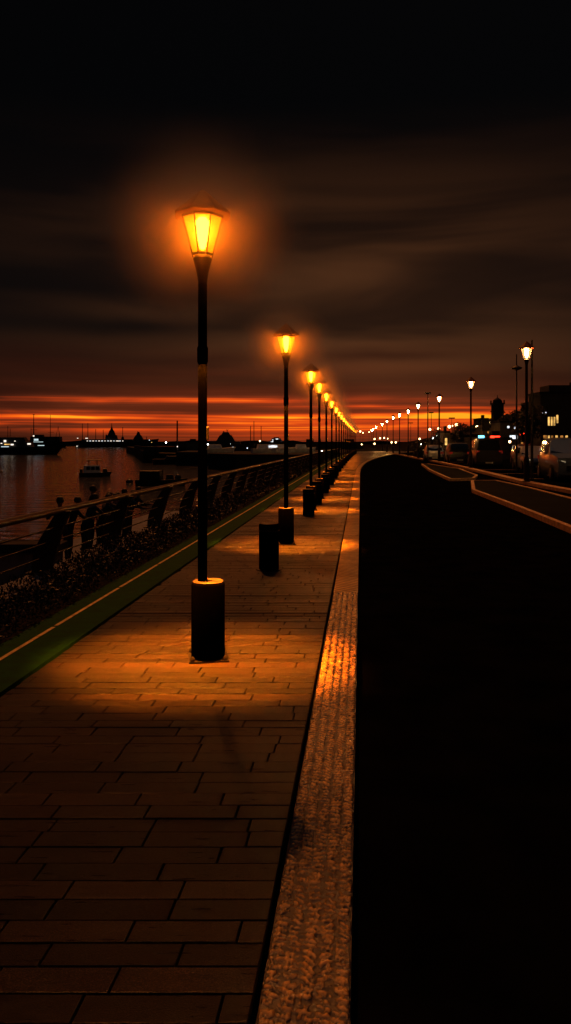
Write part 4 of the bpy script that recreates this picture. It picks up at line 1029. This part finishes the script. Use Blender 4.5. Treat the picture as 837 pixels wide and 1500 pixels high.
def moored(label, x, y, d, Ln, rz, lit):
    X, Y, Z = at(x, y, d); t = empty('quay_boat', label, 'boat', (X, Y, -.2), rz, 'small boats laid up on the quay')
    b = MB(); hull(b, Ln, 2.0, .8, .3); b.build('hull', M['hull_white'], t, smooth=40)
    b = MB(); b.box((-.4, 0, 1.1), (Ln * .4, 1.4, .8), taper=.85); b.build('cabin', M['hull_white'], t, bevel=.05)
    if lit:
        b = MB(); b.box((-.3, -.73, 1.15), (Ln * .3, .06, .3)); b.build('cabin_window', M['winw'], t)
for lb, x, d, Ln, lit in (('small pale boat laid up on the quay left of the lit one', 388, 128, 4.5, False), ('small boat with lit white cabin window laid up on the quay', 401, 130, 5, True), ('small pale boat right of the lit boat on the quay', 413, 132, 4.5, False), ('bluish small boat on the quay under the pyramid building', 318, 132, 6, False), ('small pale boat laid up near the third lamp pole', 444, 134, 4.5, False)):
    moored(lb, x, 664, d, Ln, .3, lit)
# far coast
b = MB()
n = 90; prev = None
for i in range(n + 1):
    x = -420 + 900 * i / n; z = SEA + 3.6 + 3.0 * vn(i * .35, 1, 3) * (1 if i < 60 else 1.4) + 1.5 * vn(i * 1.3, 2, 6)
    p = ((x, 960, SEA - 1), (x, 960, z), (x, 1010, z * .9), (x, 1060, SEA - 1))
    if prev:
        for k in range(3): b.quad(prev[k], p[k], p[k + 1], prev[k + 1])
    prev = p
struct('far_coast', b, M['land'])

# ------------------------------------------------------------------ people on the landing
def person(label, loc, rz, h, lean=0., arm='rail', cloth=((.02, .022, .03), (.015, .015, .018)), seated=False):
    k = h / 1.75
    V, E, Rr = [], [], []
    def v(x, y, z, r): V.append((x * k, y * k, z * k)); Rr.append(r * k); return len(V) - 1
    def e(*ids):
        for a_, b_ in zip(ids[:-1], ids[1:]): E.append((a_, b_))
    ln = lean
    pel = v(0, 0, .95, .135); wa = v(0, ln * .3, 1.10, .118); ch = v(0, ln * .7, 1.30, .135); nb = v(0, ln, 1.45, .075); nk = v(0, ln + .015, 1.52, .052)
    hd = v(0, ln + .035, 1.59, .078); hm = v(0, ln + .04, 1.66, .088); ht = v(0, ln + .03, 1.735, .058); e(pel, wa, ch, nb, nk, hd, hm, ht)
    nose = v(0, ln + .145, 1.635, .014); e(hm, nose)
    for s in (-1, 1):
        hp = v(s * .095, 0, .88, .095)
        if seated: kn = v(s * .11, .42, .90, .065); an = v(s * .11, .44, .48, .042); to = v(s * .12, .58, .43, .035)
        else: kn = v(s * .11, .03, .49, .062); an = v(s * .115, -.02, .085, .042); to = v(s * .13, .14, .035, .034)
        e(pel, hp, kn, an, to)
        sh = v(s * .185, ln * .85, 1.40, .062); e(ch, sh)
        if arm == 'rail': el = v(s * .29, ln + .16, 1.19, .043); wr = v(s * .16, ln + .40, 1.17, .029)
        elif arm == 'hang': el = v(s * .25, ln * .6 - .02, 1.12, .043); wr = v(s * .27, ln * .5 + .08, .88, .029)
        else: el = v(s * .30, ln + .12, 1.22, .043); wr = v(s * (.10 if s > 0 else .28), ln + .25, 1.42 if s > 0 else 1.0, .029)
        e(sh, el, wr)
        d = (Vector(V[wr]) - Vector(V[el])).normalized() / 1.0
        pw = Vector(V[wr]) / k + d * .075; pm = v(pw.x, pw.y, pw.z, .03); e(wr, pm)
        side = Vector((1, 0, 0)) if abs(d.x) < .7 else Vector((0, 1, 0))
        for q, (o, l) in enumerate(((-.03, .07), (-.01, .085), (.01, .08), (.03, .06))):
            f0 = pw + side * o + d * .03; f1 = f0 + d * l * .5 - Vector((0, 0, .012)); f2 = f0 + d * l - Vector((0, 0, .035))
            e(pm, v(*f0, .011), v(*f1, .010), v(*f2, .008))
        tb = Vector(V[wr]) / k + d * .03 + side * (-s * .04); t2 = tb + d * .04 + side * (-s * .02); e(wr, v(*tb, .012), v(*t2, .009))
    me = bpy.data.meshes.new('person'); me.from_pydata(V, E, [])
    o = bpy.data.objects.new('person_form', me); C.objects.link(o)
    sk = o.modifiers.new('skin', 'SKIN'); sk.use_smooth_shade = True
    for i, sv in enumerate(me.skin_vertices[0].data): sv.radius = (Rr[i], Rr[i] * (.8 if i in (pel, wa, ch) else 1)); sv.use_root = (i == pel)
    ss = o.modifiers.new('sub', 'SUBSURF'); ss.levels = 1; ss.render_levels = 1
    dg = bpy.context.evaluated_depsgraph_get(); m2 = bpy.data.meshes.new_from_object(o.evaluated_get(dg), depsgraph=dg)
    bpy.data.objects.remove(o)
    m2.materials.clear()
    for nm, c in (('skin', (.18, .1, .07)), ('shirt_cloth', cloth[0]), ('trouser_cloth', cloth[1]), ('shoe_leather', (.01, .01, .01))): m2.materials.append(mat(nm, c, .75, 0, .2, .2, 12))
    for p in m2.polygons:
        c = p.center / k; mi = 1
        if c.z > 1.485: mi = 0
        elif c.z < .10 and not seated: mi = 3
        elif c.z < .97 and abs(c.x) < .235 - (.0 if arm != 'hang' else .0): mi = 2
        if arm == 'rail' and c.y > ln + .36: mi = 0
        if seated and c.z < .97: mi = 2
        p.material_index = mi; p.use_smooth = True
    ob = bpy.data.objects.new('person', m2); C.objects.link(ob); ob.location = loc; ob.rotation_euler = (0, 0, rz)
    tag(ob, label, 'person', 'people on the landing by the railing')
    b = MB(); c0 = Vector((0, ln + .015, 1.675)) * k
    b.lathe([(.09 * k, -.07 * k), (.099 * k, -.02 * k), (.094 * k, .035 * k), (.06 * k, .08 * k), (.004, .098 * k)], 12, c0, cap=False)
    b.build('hair', M['hairm'], ob, smooth=80)
    return ob
M['hairm'] = mat('dark_hair', (.012, .009, .008), .6)
def stand(label, x, yhead, d, rz, dz=-1.45, **kw):
    X, Y, Z = at(x, yhead, d); person(label, (X, Y, dz), rz, Z - dz, **kw)
B = ((.02, .03, .05), (.012, .013, .018)); D = ((.012, .012, .014), (.01, .01, .012)); G = ((.05, .05, .055), (.015, .017, .022))
stand('left person of the close pair behind the nearest railing post, short hair', 91.5, 728.5, 19, .7, lean=.12, cloth=B)
stand('right person of the close pair behind the nearest railing post, leaning on the rail', 102, 728.5, 19.4, -1.2, lean=.2, cloth=D)
stand('tallest standing person, head well above the rail in the middle of the group', 133, 711.5, 21.5, -1.1, lean=.05, arm='hang', cloth=D)
stand('person bending low just left of the tallest standing person', 124, 724, 19.8, -.9, lean=.28, cloth=B)
stand('short person in the middle of the group right of the tallest one', 157, 721.5, 20.5, -.4, lean=.1, cloth=G)
stand('shortest person whose head barely shows above the rail', 169, 723.5, 21.0, .3, lean=.1, arm='hang', cloth=B)
stand('person with raised hand near the right end of the group', 178, 716.5, 22.8, -.8, lean=.1, arm='face', cloth=D)
stand('person leaning forward between the tallest one and the short one', 146, 724.5, 20.3, -.9, lean=.26, cloth=D)
stand('person leaning forward just left of the one with raised hand', 163.5, 722, 21.4, -.7, lean=.22, cloth=G)
stand('person squeezed between raised hand person and rightmost leaner', 184.5, 718.5, 22.6, -1.0, lean=.24, cloth=B)
stand('rightmost person of the group leaning far over the handrail', 190, 713.5, 24.0, -1.3, lean=.3, cloth=D)

# ------------------------------------------------------------------ camera and render
cam = bpy.data.cameras.new('camera'); co = bpy.data.objects.new('camera', cam); C.objects.link(co)
co.location = (0, 0, CAM_H); co.rotation_euler = (PI / 2, 0, 0)
cam.sensor_width = 36; cam.sensor_fit = 'AUTO'; cam.lens = F / 1500 * 36; cam.shift_y = -102 / 1500; cam.clip_start = .05; cam.clip_end = 20000
S.camera = co
S.view_settings.view_transform = 'Standard'; S.view_settings.look = 'None'; S.view_settings.exposure = 0; S.view_settings.gamma = 1
S.render.engine = 'CYCLES'
cy = S.cycles
cy.max_bounces = 5; cy.diffuse_bounces = 2; cy.glossy_bounces = 3; cy.transparent_max_bounces = 12; cy.volume_bounces = 0
cy.sample_clamp_indirect = 4; cy.caustics_reflective = False; cy.caustics_refractive = False
cy.use_denoising = True
